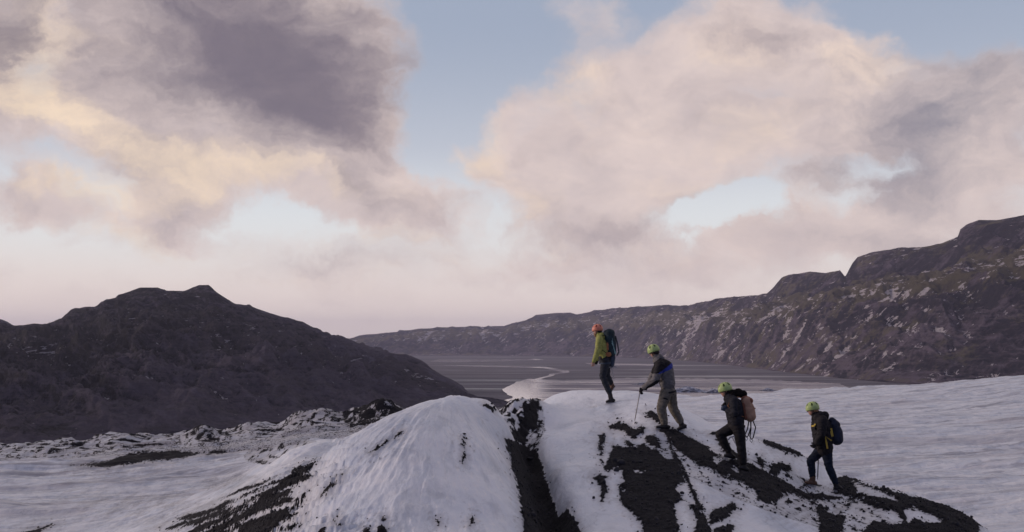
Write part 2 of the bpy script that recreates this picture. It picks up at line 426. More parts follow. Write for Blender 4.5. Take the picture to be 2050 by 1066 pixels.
# ash outlines (photo pixels); each with the distance range of the surface it lies on
ASH = [
    (c6([(400, 480), (470, 490), (540, 495), (590, 470), (640, 500), (690, 520), (760, 580), (810, 560), (840, 640), (860, 720), (800, 750), (850, 820), (790, 860), (830, 1100), (600, 1100), (580, 960), (500, 900), (450, 830), (440, 740), (480, 700), (440, 630), (340, 640), (380, 540)]), 11, 21),
    (c6([(370, 370), (440, 330), (520, 370), (600, 365), (600, 400), (560, 430), (520, 440), (450, 385), (400, 390)]), 17, 23),
    (c6([(610, 410), (660, 420), (710, 480), (690, 500), (640, 490), (610, 440)]), 16, 23),
    (c6([(470, 440), (500, 445), (535, 490), (510, 500), (480, 470)]), 16, 23),
    (c6([(600, 270), (650, 265), (690, 300), (720, 340), (690, 345), (640, 310), (605, 295)]), 18, 25),
    (c6([(310, 420), (350, 405), (345, 460), (330, 540), (345, 600), (330, 600), (315, 500)]), 16, 23),
    (c6([(270, 680), (320, 660), (370, 680), (350, 700), (370, 770), (350, 800), (330, 830), (320, 740)]), 13, 20),
    (c6([(665, 380), (740, 360), (800, 385), (860, 420), (960, 470), (1060, 540), (1110, 575), (1180, 570), (1270, 600), (1380, 650), (1480, 700), (1560, 755), (1640, 785), (1750, 795), (2050, 835), (2150, 870), (2150, 900), (1900, 860), (1700, 825), (1640, 835), (1540, 790), (1460, 790), (1430, 850), (1340, 850), (1290, 770), (1230, 720), (1150, 690), (1080, 670), (1000, 620), (930, 600), (860, 545), (800, 500), (770, 440), (700, 400)]), 15.8, 22),
    (c6([(1010, 395), (1090, 410), (1150, 500), (1230, 560), (1240, 600), (1160, 570), (1090, 500), (1050, 430)]), 16, 21),
    (c6([(745, 400), (790, 520), (850, 620), (910, 760), (960, 880), (1020, 1010), (1010, 1040), (950, 900), (880, 750), (820, 620), (760, 500)]), 12, 22),
    (c6([(880, 850), (930, 865), (980, 930), (1015, 1010), (1030, 1100), (910, 1100), (930, 950)]), 11, 17),
    (c6([(1010, 930), (1040, 885), (1100, 870), (1160, 840), (1185, 880), (1120, 940), (1060, 960), (1010, 985)]), 12, 18),
    (c6([(1040, 1010), (1100, 1000), (1160, 990), (1150, 1040), (1100, 1100), (1030, 1100)]), 11, 16),
    (c6([(1390, 610), (1450, 590), (1520, 610), (1525, 650), (1460, 640), (1430, 685), (1390, 665)]), 15, 21.5),
    (c6([(1310, 555), (1340, 545), (1360, 600), (1360, 650), (1330, 630)]), 15, 21.5),
    (c6([(1330, 440), (1430, 458), (1560, 505), (1640, 550), (1560, 548), (1500, 525), (1450, 505), (1380, 490)]), 19, 22.5),
    (c6([(1680, 880), (1710, 855), (1750, 900), (1800, 930), (1870, 910), (1860, 960), (1840, 1100), (1720, 1100), (1700, 960)]), 12, 18),
    (c8([(540, 745), (600, 710), (650, 722), (760, 770), (860, 790), (980, 828), (1100, 858), (1250, 900), (1400, 965), (1470, 1020), (1450, 1100), (700, 1100), (790, 1000), (940, 1020), (975, 1000), (930, 940), (860, 900), (760, 862), (640, 855), (560, 820)]), 14, 21),
    (c5([(1450, 440), (1480, 440), (1560, 470), (1645, 510), (1685, 600), (1740, 780), (1790, 930), (1850, 885), (1900, 960), (1960, 1100), (1585, 1100), (1555, 850), (1510, 640), (1460, 470)]), 12, 22),
    (c5([(1560, 240), (1640, 190), (1680, 195), (1660, 280), (1665, 370), (1660, 470), (1640, 510), (1560, 480), (1480, 430), (1500, 380), (1560, 330)]), 18, 24),
    (c5([(590, 530), (640, 492), (720, 442), (812, 390), (800, 412), (710, 462), (640, 512)]), 12, 19),
    (c5([(285, 810), (330, 740), (440, 648), (420, 690), (350, 770)]), 12, 19),
    (c5([(350, 965), (400, 928), (412, 940), (370, 975)]), 10, 14), (c5([(390, 990), (430, 970), (420, 995)]), 10, 14),
    (c5([(560, 1010), (600, 1000), (610, 1040), (555, 1040)]), 10, 14), (c5([(645, 1000), (690, 985), (705, 1030), (640, 1040)]), 10, 14),
    (c5([(670, 935), (700, 928), (690, 950)]), 10, 14), (c5([(1015, 950), (1035, 940), (1040, 985), (1025, 985)]), 10, 14),
    (c5([(1235, 940), (1255, 938), (1260, 970), (1235, 980)]), 10, 14), (c5([(270, 1010), (330, 985), (330, 1030), (260, 1060)]), 10, 15),
    (c5([(180, 930), (200, 905), (215, 920), (190, 950)]), 10, 16),
    (c5([(1255, 310), (1300, 260), (1330, 225), (1400, 250), (1350, 285), (1300, 300)]), 17, 24), (c5([(1590, 200), (1640, 182), (1690, 190), (1650, 210)]), 17, 24), (c5([(1180, 440), (1200, 450), (1208, 540), (1190, 580), (1196, 500)]), 12, 19),
    # left flank stripes
    (c7([(1000, 885), (1130, 845), (1300, 795), (1500, 725), (1700, 625), (1930, 530), (1880, 590), (1700, 680), (1500, 765), (1250, 845), (1080, 885)]), 13, 48),
    (c7([(1520, 860), (1640, 800), (1820, 755), (1840, 800), (1760, 860), (1640, 960), (1480, 960)]), 12, 30),
    (c7([(1300, 890), (1500, 785), (1700, 705), (1870, 665), (1810, 725), (1640, 775), (1480, 855), (1340, 960), (1250, 960)]), 13, 40),
    (c7([(1110, 812), (1300, 770), (1440, 695), (1520, 680), (1390, 755), (1260, 805), (1130, 828)]), 13, 48),
    (c7([(1550, 745), (1640, 690), (1740, 655), (1860, 620), (1760, 690), (1640, 735)]), 13, 40),
    (c7([(1840, 520), (1900, 480), (1965, 465), (1900, 515), (1850, 540)]), 13, 60),
    (c7([(440, 480), (660, 445), (950, 378), (1050, 380), (1220, 398), (1480, 382), (1300, 412), (1100, 432), (880, 462), (660, 495), (520, 490)]), 45, 100),
    (c7([(90, 920), (300, 852), (360, 850), (290, 880), (220, 930)]), 25, 60),
]


def poly_sd(px, py, poly):
    p = np.array(poly)
    q = np.roll(p, -1, 0)
    d2 = np.full(px.shape, 1e9); ins = np.zeros(px.shape, bool)
    for (x0, y0), (x1, y1) in zip(p, q):
        ex, ey = x1 - x0, y1 - y0
        wx, wy = px - x0, py - y0
        t = np.clip((wx * ex + wy * ey) / (ex * ex + ey * ey + 1e-9), 0, 1)
        d2 = np.minimum(d2, (wx - t * ex) ** 2 + (wy - t * ey) ** 2)
        c = ((y0 > py) != (y1 > py))
        with np.errstate(divide='ignore', invalid='ignore'):
            ins ^= c & (px < (x1 - x0) * (py - y0) / (y1 - y0 + 1e-12) + x0)
    return np.where(ins, 1, -1) * np.sqrt(d2)


def base_down(px, D):
    """ice surface, metres below eye level, before fine relief"""
    dn = tps_eval(px, D)
    X = (px - 1025) / F * D
    # the black gully between the domes is cut in
    t = np.clip((D - 12.5) / (20.5 - 12.5), 0, 1)
    cx = 1125 + (1048 - 1125) * t
    g = np.exp(-((px - cx) / (36 - 12 * t)) ** 2) * sstep(D, 11.0, 13.0) * (1 - sstep(D, 20.0, 22.5))
    dn = dn + 0.35 * g
    # edge of the glacier towards the valley
    ed = np.where(px < 950, 92, 165) + np.clip((px - 850) / 200, 0, 1) * 0
    ed = 94 + (165 - 94) * sstep(px, 880, 1080) + 5 * perlin(px / 60, px * 0 + 3.3, 5)
    over = np.clip(D - ed, 0, None)
    dn = dn + over ** 1.35 * 0.22
    # jagged crest along the left rim
    m = sstep(D, 74, 84) * (1 - sstep(px, 860, 900))
    rid = fbm(X / 6.5 + 0.2 * D, D / 3.2, 5, 31, 0.48, ridged=True)
    g2 = lambda c, w: np.exp(-((px - c) / w) ** 2)
    lift = 1.1 * g2(640, 42) + 0.5 * g2(590, 25) + 1.55 * g2(765, 58) + 0.55 * g2(500, 36) + 0.8 * g2(405, 26) + 0.35 * g2(250, 45)
    m2 = sstep(D, 52, 64) * (1 - sstep(px, 860, 900))
    dn = dn - m2 * 0.38 * fbm(X / 9 - D / 12, D / 2.6, 4, 35, 0.5, ridged=True)
    dn = dn - m * (rid * (0.55 + 0.5 * lift) + 0.15 + 0.62 * lift)
    # stepped bank in front of the rim and hollows of the left ice
    st = sstep(px - 560 - (D - 45) * 3.2 + 22 * perlin(D / 4, px * 0, 8), -30, 30) * sstep(D, 36, 44) * (1 - sstep(D, 66, 76))
    dn = dn + st * 0.75
    dn = dn + 0.5 * np.exp(-((px - 460) / 120) ** 2 - ((D - 47) / 6) ** 2)
    return dn


FEET = [(1222, 807, 23.91), (1327, 860.5, 20.4), (1366, 862, 20.62), (1485, 943.5, 18.38), (1459, 918.5, 18.62), (1677, 983, 19.4), (1622, 972, 19.61)]
FK = None


def ice_down(px, D):
    dn = ice_raw(px, D)
    global FK
    if FK is None:
        f_ = np.array(FEET)
        cur = ice_raw(f_[:, 0], f_[:, 2])
        FK = ((f_[:, 0] - 1025) / F * f_[:, 2], f_[:, 2], (f_[:, 1] - HY) / F * f_[:, 2] - cur)
    X = (px - 1025) / F * D
    for x, y, c in zip(*FK):
        m = (np.abs(X - x) < 1.0) & (np.abs(D - y) < 1.0)
        if m.any(): dn = dn + np.where(m, c * np.exp(-((X - x) ** 2 + (D - y) ** 2) / 0.09), 0)
    return dn


def ice_raw(px, D):
    dn = base_down(px, D)
    X = (px - 1025) / F * D
    near = 1 - sstep(D, 26, 40)
    dn = dn - near * (0.12 * fbm(X / 3.2, D / 2.6, 3, 3) + 0.015 * fbm(X / 0.35, D / 0.9, 4, 9))
    # flutes running down the left dome from its top
    xa, ya = (895 - 1025) / F * 17.2, 17.2
    ph = np.arctan2(X - xa, D - ya); rr = np.hypot(X - xa, D - ya)
    dmsk = (1 - sstep(px, 985, 1040)) * sstep(rr, 0.3, 2.0) * near
    wv = fbm(X / 1.3, D / 1.3, 3, 15)
    dn = dn - dmsk * (0.05 * fbm(ph * 7 + wv * .25, rr * 0.5, 4, 13, 0.55, ridged=True) + 0.022 * fbm(ph * 30 + wv * .4, rr * 0.7, 4, 14, 0.6, ridged=True))
    pyb = HY + dn * F / D
    al_ = (px * -0.916 + pyb * 0.40); ac_ = (px * 0.40 + pyb * 0.916)
    gr_ = (1 - sstep(px, 640, 760)) * (1 - sstep(D, 30, 42))
    dn = dn - gr_ * 0.16 * fbm(ac_ / 16 + 0.3 * fbm(al_ / 70, ac_ / 50, 2, 181), al_ / 170, 4, 180, 0.55, ridged=True)
    # facets where the ice is broken between the two domes
    jm = np.exp(-((px - 1035) / 42) ** 2) * np.exp(-((D - 21.7) / 1.7) ** 2)
    dn = dn + jm * 0.12 - jm * 0.30 * fbm(X / 0.8, D / 0.9, 4, 77, 0.5, ridged=True)
    jl = np.exp(-((px - 915) / 50) ** 2) * np.exp(-((D - 17.6) / 0.8) ** 2)
    dn = dn - jl * 0.10 * fbm(X / 0.35, D / 0.5, 4, 78, 0.5, ridged=True)
    # rolling swell of the flat glacier, stretched across the view
    fl = sstep(D, 26, 45)
    dn = dn - fl * (0.75 * fbm(X / 18 + D / 30, D / 9 + X / 50, 5, 21) + 0.30 * fbm(X / 9 + D / 5, D / 2.2, 6, 23, .6, ridged=True))
    return dn


def build_glacier():
    pxs = np.arange(-260, 2330, 2.6)
    nc = len(pxs)
    Ds = np.exp(np.arange(math.log(8.5), math.log(40), 0.0032))
    Ds = np.concatenate([Ds, np.exp(np.arange(math.log(40), math.log(230), 0.0045))[1:]])
    nr = len(Ds)
    PX, DD = np.meshgrid(pxs, Ds)
    # TPS on a coarse lattice is smooth: evaluate fully
    dn = ice_down(PX, DD)
    py = HY + dn * F / DD
    sdm = np.full(PX.shape, -60.0)
    # natural edge: noise anchored to the ground
    L = np.log(DD)
    nz = 9.0 * fbm(PX / 15, L * 60, 6, 51, 0.68) + 4.0 * fbm(PX / 55, L * 22, 3, 52)
    for poly, d0_, d1_ in ASH:
        p = np.array(poly)
        x0, y0 = p.min(0) - 24; x1, y1 = p.max(0) + 24
        m = (PX > x0) & (PX < x1) & (py > y0) & (py < y1) & (DD > d0_) & (DD < d1_)
        if not m.any(): continue
        s = poly_sd(PX[m], py[m], poly)
        sdm[m] = np.maximum(sdm[m], s)
    for poly in (c8([(455, 885), (560, 855), (700, 868), (830, 920), (960, 1000), (900, 1018), (790, 1000), (700, 1050), (600, 1062), (612, 962), (520, 940)]),
                 c8([(975, 925), (1050, 918), (1160, 960), (1245, 1012), (1130, 1003), (1040, 985), (1010, 1002)]),
                 c8([(655, 745), (760, 782), (850, 812), (940, 868), (860, 850), (780, 835), (690, 812)]),
                 c5([(1390, 350), (1560, 235), (1545, 320), (1480, 370), (1440, 420), (1395, 385)]), c5([(1600, 395), (1660, 385), (1665, 460), (1622, 512), (1585, 490)]), c5([(1480, 300), (1520, 290), (1545, 380), (1510, 390)]),
                 c6([(545, 640), (600, 645), (580, 655), (545, 652)]), c6([(450, 760), (480, 755), (475, 775), (455, 775)]),
                 c6([(1030, 560), (1080, 545), (1100, 575), (1050, 590)]), c6([(1020, 590), (1080, 580), (1060, 600)]),
                 c6([(1150, 600), (1200, 640), (1190, 655), (1150, 625)]), c6([(1470, 800), (1520, 780), (1590, 800), (1580, 850), (1500, 850)])):
        m = (DD < 22.5)
        s_ = poly_sd(PX[m], py[m], poly)
        sdm[m] = np.minimum(sdm[m], -s_)
    # anisotropic break-up on the left flank
    an = 11.0 * fbm((PX * 0.40 + py * 0.916) / 8.0 + 0.4 * fbm(PX / 60, py / 50, 2, 62), (PX * -0.916 + py * 0.40) / 110.0, 5, 61, 0.6) - 1.0
    lf = 1 - sstep(PX, 640, 720)
    ash = sdm + nz * (1 - lf) + (an + nz * 0.4) * lf
    al = (PX * -0.916 + py * 0.40); ac = (PX * 0.40 + py * 0.916)
    reg2 = sstep(PX, 250, 380) * (1 - sstep(PX + (py - 1000) * 0.25, 600, 640)) * sstep(py + (PX - 600) * 0.45, 905, 945) * (DD < 34) * (DD > 12)
    stp = fbm(ac / 7.5 + 0.5 * fbm(al / 60, ac / 40, 2, 141), al / 120.0, 5, 140, 0.6)
    ash = np.maximum(ash, np.where(reg2 > 0.05, (stp - 0.06) * 34 * reg2 - (1 - reg2) * 12, -30))
    crk = np.exp(-((PX - 575) / 75) ** 2 - ((py - 907 + (PX - 572) * 0.1) / 20) ** 2) * (DD > 34)
    ash = np.maximum(ash, np.where(crk > 0.25, (fbm(PX / 9 + py / 8, py / 14 - PX / 60, 4, 150, .6) - 0.12) * 30 * crk - 0.5, -30))
    flk = np.exp(-((PX - 1560) / 190) ** 2 - ((py - 985 - (PX - 1560) * 0.35) / 34) ** 2) * (DD < 21.5)
    ash = np.maximum(ash, np.where(flk > 0.15, (fbm(PX / 24 + py / 30, py / 9 - PX / 18, 5, 160, .62) - 0.16) * 34 * flk - 0.5, -30))
    # scattered specks close to the ash
    spk = fbm(PX / 9, L * 110, 4, 88, 0.6)
    ash = np.maximum(ash, np.where(sdm > -22, (spk - 0.34) * 30 + sdm * 0.22, -30))
    # broken icy band between the domes: dark bits
    jm = np.exp(-((PX - 1035) / 45) ** 2) * np.exp(-((DD - 21.7) / 2.0) ** 2)
    ash = np.maximum(ash, np.where(jm > 0.2, (fbm(PX / 14 + py / 30, L * 60, 4, 90) - 0.05) * 26 * jm - 1, -30))
    # dirty cracks of the rim
    rm = sstep(DD, 72, 85) * (1 - sstep(PX, 860, 900))
    ash = np.maximum(ash, np.where(rm > 0, (fbm(PX / 26 - py / 11, L * 190, 5, 92, .6) - 0.02 + 0.22 * sstep(PX, 660, 720) + 0.14 * np.exp(-((PX - 425) / 40) ** 2)) * 26 * rm - 1.0, -30))
    ash = np.clip(ash, -30, 30)
    # grey silt lying in the hollow left of the dome and on the path
    reg = np.exp(-((PX - 330) / 190) ** 2 - ((py - 1015) / 42) ** 2) + 0.9 * np.exp(-((PX - 1640) / 120) ** 2 - ((py - 1020) / 40) ** 2) * (DD < 21) + 0.9 * np.exp(-((PX - 470) / 60) ** 2 - ((py - 965) / 14) ** 2)
    dirt = np.clip(reg * 1.3, 0, 1) * sstep(fbm((PX * 0.45 + py) / 11, (PX - py) / 70, 5, 120, 0.65), -0.25, 0.30)
    pud = poly_sd(PX, py, c7([(1290, 610), (1340, 590), (1480, 530), (1640, 538), (1580, 570), (1420, 610), (1310, 635)])) + 5 * fbm(PX / 18, py / 6, 4, 131)
    dirt = np.maximum(dirt, sstep(pud, -2, 4) * 0.95 * ((DD > 24) & (DD < 75)))
    XX = (PX - 1025) / F * DD
    for (fx, fy, fd) in FEET:
        x0 = (fx - 1025) / F * fd
        for (ox, oy, r_) in ((0, 0, .20), (.45, -.05, .13), (.95, .08, .13), (-.4, .1, .10)):
            if fx < 1240 and ox > 0.5: continue
            dirt = np.maximum(dirt, 0.75 * np.exp(-(((XX - x0 - ox) / (r_ * 1.3)) ** 2 + ((DD - fd - oy) / r_) ** 2)) * (0.6 + 0.8 * np.clip(nz / 6 + 0.5, 0, 1)))
    am = sstep(ash, 0, 5) * (1 - sstep(DD, 26, 40))
    X = (PX - 1025) / F * DD
    dn = dn - am * (0.04 + 0.055 * fbm(X / 0.30, DD / 0.30, 5, 71, 0.65))
    xa, ya = (895 - 1025) / F * 17.2, 17.2
    fph = np.arctan2(X - xa, DD - ya); frr = np.hypot(X - xa, DD - ya)
    fdm = (1 - sstep(PX, 985, 1040)) * (1 - sstep(DD, 24, 34)) * sstep(frr, 0.25, 1.2)
    P = np.stack([X, DD, -dn], -1).reshape(-1, 3)
    rng = np.random.default_rng(5)
    prob = np.where(ash > 0, 0.55, np.exp(np.clip(ash, -30, 0) / 3.5) * 0.30) * (DD < 23.5) * (DD > 10.5) * (PX > 250) * (PX < 2060) * (py < 1085) * (py > 780)
    w_ = prob * DD ** 2 * 0.01 / 3.0
    pick = np.nonzero(rng.random(w_.shape) < w_ * 0.34)
    GR = P.reshape(nr, nc, 3)[pick]
    me = grid_mesh('glacier', P, nr, nc, {'ash': ash, 'dirt': dirt, 'fall_angle': np.abs(fph), 'fall_run': frr, 'dome': fdm})
    return me, GR


def glacier_z(x, D):
    px = 1025 + x * F / D
    return -float(ice_down(np.array([px]), np.array([D], float))[0])


gm, t, bs = new_mat('glacier_ice')
at = t.node('ShaderNodeAttribute', attribute_name='ash')
geo = t.node('ShaderNodeNewGeometry')
pos = geo.outputs['Position']
nfine = t.noise(pos, 8.0, 8, 0.74)
fac = t.ss(t.m('MULTIPLY_ADD', t.m('SUBTRACT', nfine, 0.5), 22.0, at.outputs['Fac']), -0.4, 0.6)
# ice colour: clean ice, grey dirt film, blue veins, flow streaks on the flat glacier
sp = t.node('ShaderNodeSeparateXYZ', {0: pos})
n1 = t.noise(t.mapping(pos, scale=(1, 0.7, 0.4)), 0.8, 5, 0.6)
n2 = t.noise(t.stretch(pos, (22, 2.0, 2.0), (0, 0, 0.14)), 1.0, 8, 0.72, dist=0.5)
n3 = t.noise(t.mapping(pos, scale=(2.8, 1.0, 0.28)), 2.6, 7, 0.68)
n4 = t.noise(t.stretch(pos, (60, 5, 5), (0, 0, -0.10)), 1.0, 6, 0.65, dist=0.5)
ice = t.mix(t.ss(n1, 0.35, 0.7), (0.69, 0.73, 0.79), (0.52, 0.59, 0.69))
ice = t.mix(t.m('MULTIPLY', t.ss(n3, 0.47, 0.70), 0.45), ice, (0.76, 0.765, 0.79))
farf = t.ss(sp.outputs[1], 28.0, 48.0)
n5 = t.noise(t.stretch(pos, (9, 0.7, 0.7), (0, 0, 0.10)), 1.0, 7, 0.72, dist=0.3)
ice = t.mix(t.m('MULTIPLY', t.m('MULTIPLY', t.ss(n5, 0.50, 0.64), 0.6), farf), ice, (0.22, 0.225, 0.28))
ice = t.mix(t.m('MULTIPLY', t.m('MULTIPLY', t.ss(n5, 0.46, 0.36), 0.5), farf), ice, (0.78, 0.76, 0.78))
streak = t.m('MULTIPLY', t.m('MULTIPLY', t.ss(n2, 0.49, 0.66), 0.8), farf)
ice = t.mix(streak, ice, (0.20, 0.20, 0.25))
streak2 = t.m('MULTIPLY', t.m('MULTIPLY', t.ss(n4, 0.50, 0.60), 0.55), farf)
ice = t.mix(streak2, ice, (0.42, 0.42, 0.47))
vor = t.node('ShaderNodeTexVoronoi', {'Vector': t.vm('ADD', t.mapping(pos, scale=(1.5, 0.5, 0.4)), t.vm('MULTIPLY', t.noise(pos, 1.5, 4, 0.6, out='Color'), (0.9, 0.9, 0.9)))}, feature='DISTANCE_TO_EDGE')
vor.inputs['Scale'].default_value = 0.8
crackf = t.m('MULTIPLY', t.ss(vor.outputs['Distance'], 0.018, 0.0), t.ss(n1, 0.45, 0.6))
ice = t.mix(t.m('MULTIPLY', crackf, 0.45), ice, (0.22, 0.25, 0.31))
veil = t.noise(t.mapping(pos, scale=(1.3, 0.6, 0.25)), 1.1, 7, 0.7, dist=1.0)
ice = t.mix(t.m('MULTIPLY', t.ss(veil, 0.50, 0.70), 0.55), ice, (0.33, 0.37, 0.44))
grime = t.noise(pos, 40.0, 3, 0.7)
ice = t.mix(t.m('MULTIPLY', t.ss(grime, 0.6, 0.8), 0.22), ice, (0.25, 0.24, 0.26))
dirtf = t.node('ShaderNodeAttribute', attribute_name='dirt').outputs['Fac']
ice = t.mix(t.m('MULTIPLY', t.m('MULTIPLY', dirtf, t.lin(nfine, 0.3, 0.7)), 0.85), ice, (0.10, 0.088, 0.095))
_fa = t.node('ShaderNodeAttribute', attribute_name='fall_angle').outputs['Fac']; _fr = t.node('ShaderNodeAttribute', attribute_name='fall_run').outputs['Fac']
_dm = t.node('ShaderNodeAttribute', attribute_name='dome').outputs['Fac']
_uv = t.node('ShaderNodeCombineXYZ', {0: t.m('MULTIPLY', _fa, 9.0), 1: t.m('MULTIPLY', _fr, 0.45), 2: 0.0}).outputs[0]
FL1 = t.noise(_uv, 2.2, 8, 0.68, dist=0.25)
FL2 = t.noise(_uv, 7.0, 5, 0.65, dist=0.2)
ice = t.mix(t.m('MULTIPLY', t.m('MULTIPLY', t.ss(FL2, 0.54, 0.68), _dm), 0.55), ice, (0.80, 0.79, 0.80))
ice = t.mix(t.m('MULTIPLY', t.m('MULTIPLY', t.ss(FL1, 0.50, 0.36), _dm), 0.45), ice, (0.34, 0.39, 0.47))
# thin dirty halo round the ash
halo = t.m('MULTIPLY', t.ss(t.m('MULTIPLY_ADD', t.m('SUBTRACT', nfine, 0.5), 16.0, at.outputs['Fac']), -16.0, 1.0), 0.42)
ice = t.mix(halo, ice, (0.16, 0.15, 0.17))
ashn = t.noise(pos, 14.0, 6, 0.7)
ashc = t.mix(t.ss(ashn, 0.35, 0.75), (0.0035, 0.0038, 0.0070), (0.014, 0.0145, 0.0215))
t.set(bs.inputs['Base Color'], t.mix(fac, ice, ashc))
t.set(bs.inputs['Roughness'], t.lin(fac, 0, 1, 0.36, 0.9))
t.set(bs.inputs['Specular IOR Level'], t.lin(fac, 0, 1, 0.45, 0.2))
A_ = lambda n_: t.node('ShaderNodeAttribute', attribute_name=n_).outputs['Fac']
fuv = t.node('ShaderNodeCombineXYZ', {0: t.m('MULTIPLY', A_('fall_angle'), 9.0), 1: t.m('MULTIPLY', A_('fall_run'), 0.45), 2: 0.0}).outputs[0]
fl1 = FL1
b1 = t.noise(t.mapping(pos, scale=(2.0, 0.8, 0.30)), 3.0, 7, 0.6)
b1 = t.node('ShaderNodeMix', {0: A_('dome'), 2: b1, 3: fl1}).outputs[0]
b2 = t.noise(pos, 22.0, 5, 0.7)
hgt = t.m('ADD', t.m('MULTIPLY', b1, 0.042), t.m('MULTIPLY', b2, t.lin(fac, 0, 1, 0.010, 0.06)))
hgt = t.m('MULTIPLY_ADD', t.m('ADD', t.m('MULTIPLY', n2, farf), t.m('MULTIPLY', n5, farf)), 0.32, hgt)
bump = t.node('ShaderNodeBump', {'Height': hgt, 'Strength': 0.8, 'Distance': 1.0})
t.set(bs.inputs['Normal'], bump.outputs[0])
gmesh, GR = build_glacier()
glacier = link('glacier', gmesh, gm, kind='structure')


def build_gravel(pts):
    rng = np.random.default_rng(11)
    g_ = (1 + 5 ** .5) / 2
    ico = np.array([(-1, g_, 0), (1, g_, 0), (-1, -g_, 0), (1, -g_, 0), (0, -1, g_), (0, 1, g_), (0, -1, -g_), (0, 1, -g_), (g_, 0, -1), (g_, 0, 1), (-g_, 0, -1), (-g_, 0, 1)]) / 1.9
    fc = np.array([(0, 11, 5), (0, 5, 1), (0, 1, 7), (0, 7, 10), (0, 10, 11), (1, 5, 9), (5, 11, 4), (11, 10, 2), (10, 7, 6), (7, 1, 8), (3, 9, 4), (3, 4, 2), (3, 2, 6), (3, 6, 8), (3, 8, 9), (4, 9, 5), (2, 4, 11), (6, 2, 10), (8, 6, 7), (9, 8, 1)])
    n = len(pts)
    sz = 0.0065 * np.exp(rng.normal(0, 0.6, n)) + 0.003
    sc3 = sz[:, None] * rng.uniform(0.6, 1.4, (n, 3))
    V = ico[None] * rng.uniform(0.75, 1.25, (n, 12, 1)) * sc3[:, None, :]
    a = rng.uniform(0, 6.28, n); ca, sa = np.cos(a)[:, None], np.sin(a)[:, None]
    x = V[..., 0] * ca - V[..., 1] * sa; y = V[..., 0] * sa + V[..., 1] * ca
    V = np.stack([x, y, V[..., 2]], -1)
    off = pts + np.stack([rng.uniform(-.02, .02, n), rng.uniform(-.03, .03, n), sz * 0.2], -1)
    V = (V + off[:, None]).reshape(-1, 3)
    Fc = (fc[None] + (np.arange(n) * 12)[:, None, None]).reshape(-1, 3)
    me = bpy.data.meshes.new('gravel')
    me.vertices.add(len(V)); me.vertices.foreach_set('co', V.astype(np.float32).ravel())
    me.loops.add(Fc.size); me.loops.foreach_set('vertex_index', Fc.astype(np.int32).ravel())
    me.polygons.add(len(Fc)); me.polygons.foreach_set('loop_start', np.arange(0, Fc.size, 3, dtype=np.int32))
    me.update(calc_edges=True)
    return me


print('stones', len(GR))
sm, t, bs = new_mat('gravel_stone')
pn = t.noise(t.node('ShaderNodeNewGeometry').outputs['Position'], 6.0, 4, 0.6)
t.set(bs.inputs['Base Color'], t.mix(t.ss(pn, 0.3, 0.7), (0.005, 0.0052, 0.008), (0.026, 0.026, 0.034)))
bs.inputs['Roughness'].default_value = 0.85
link('gravel', build_gravel(GR), sm, kind='stuff')


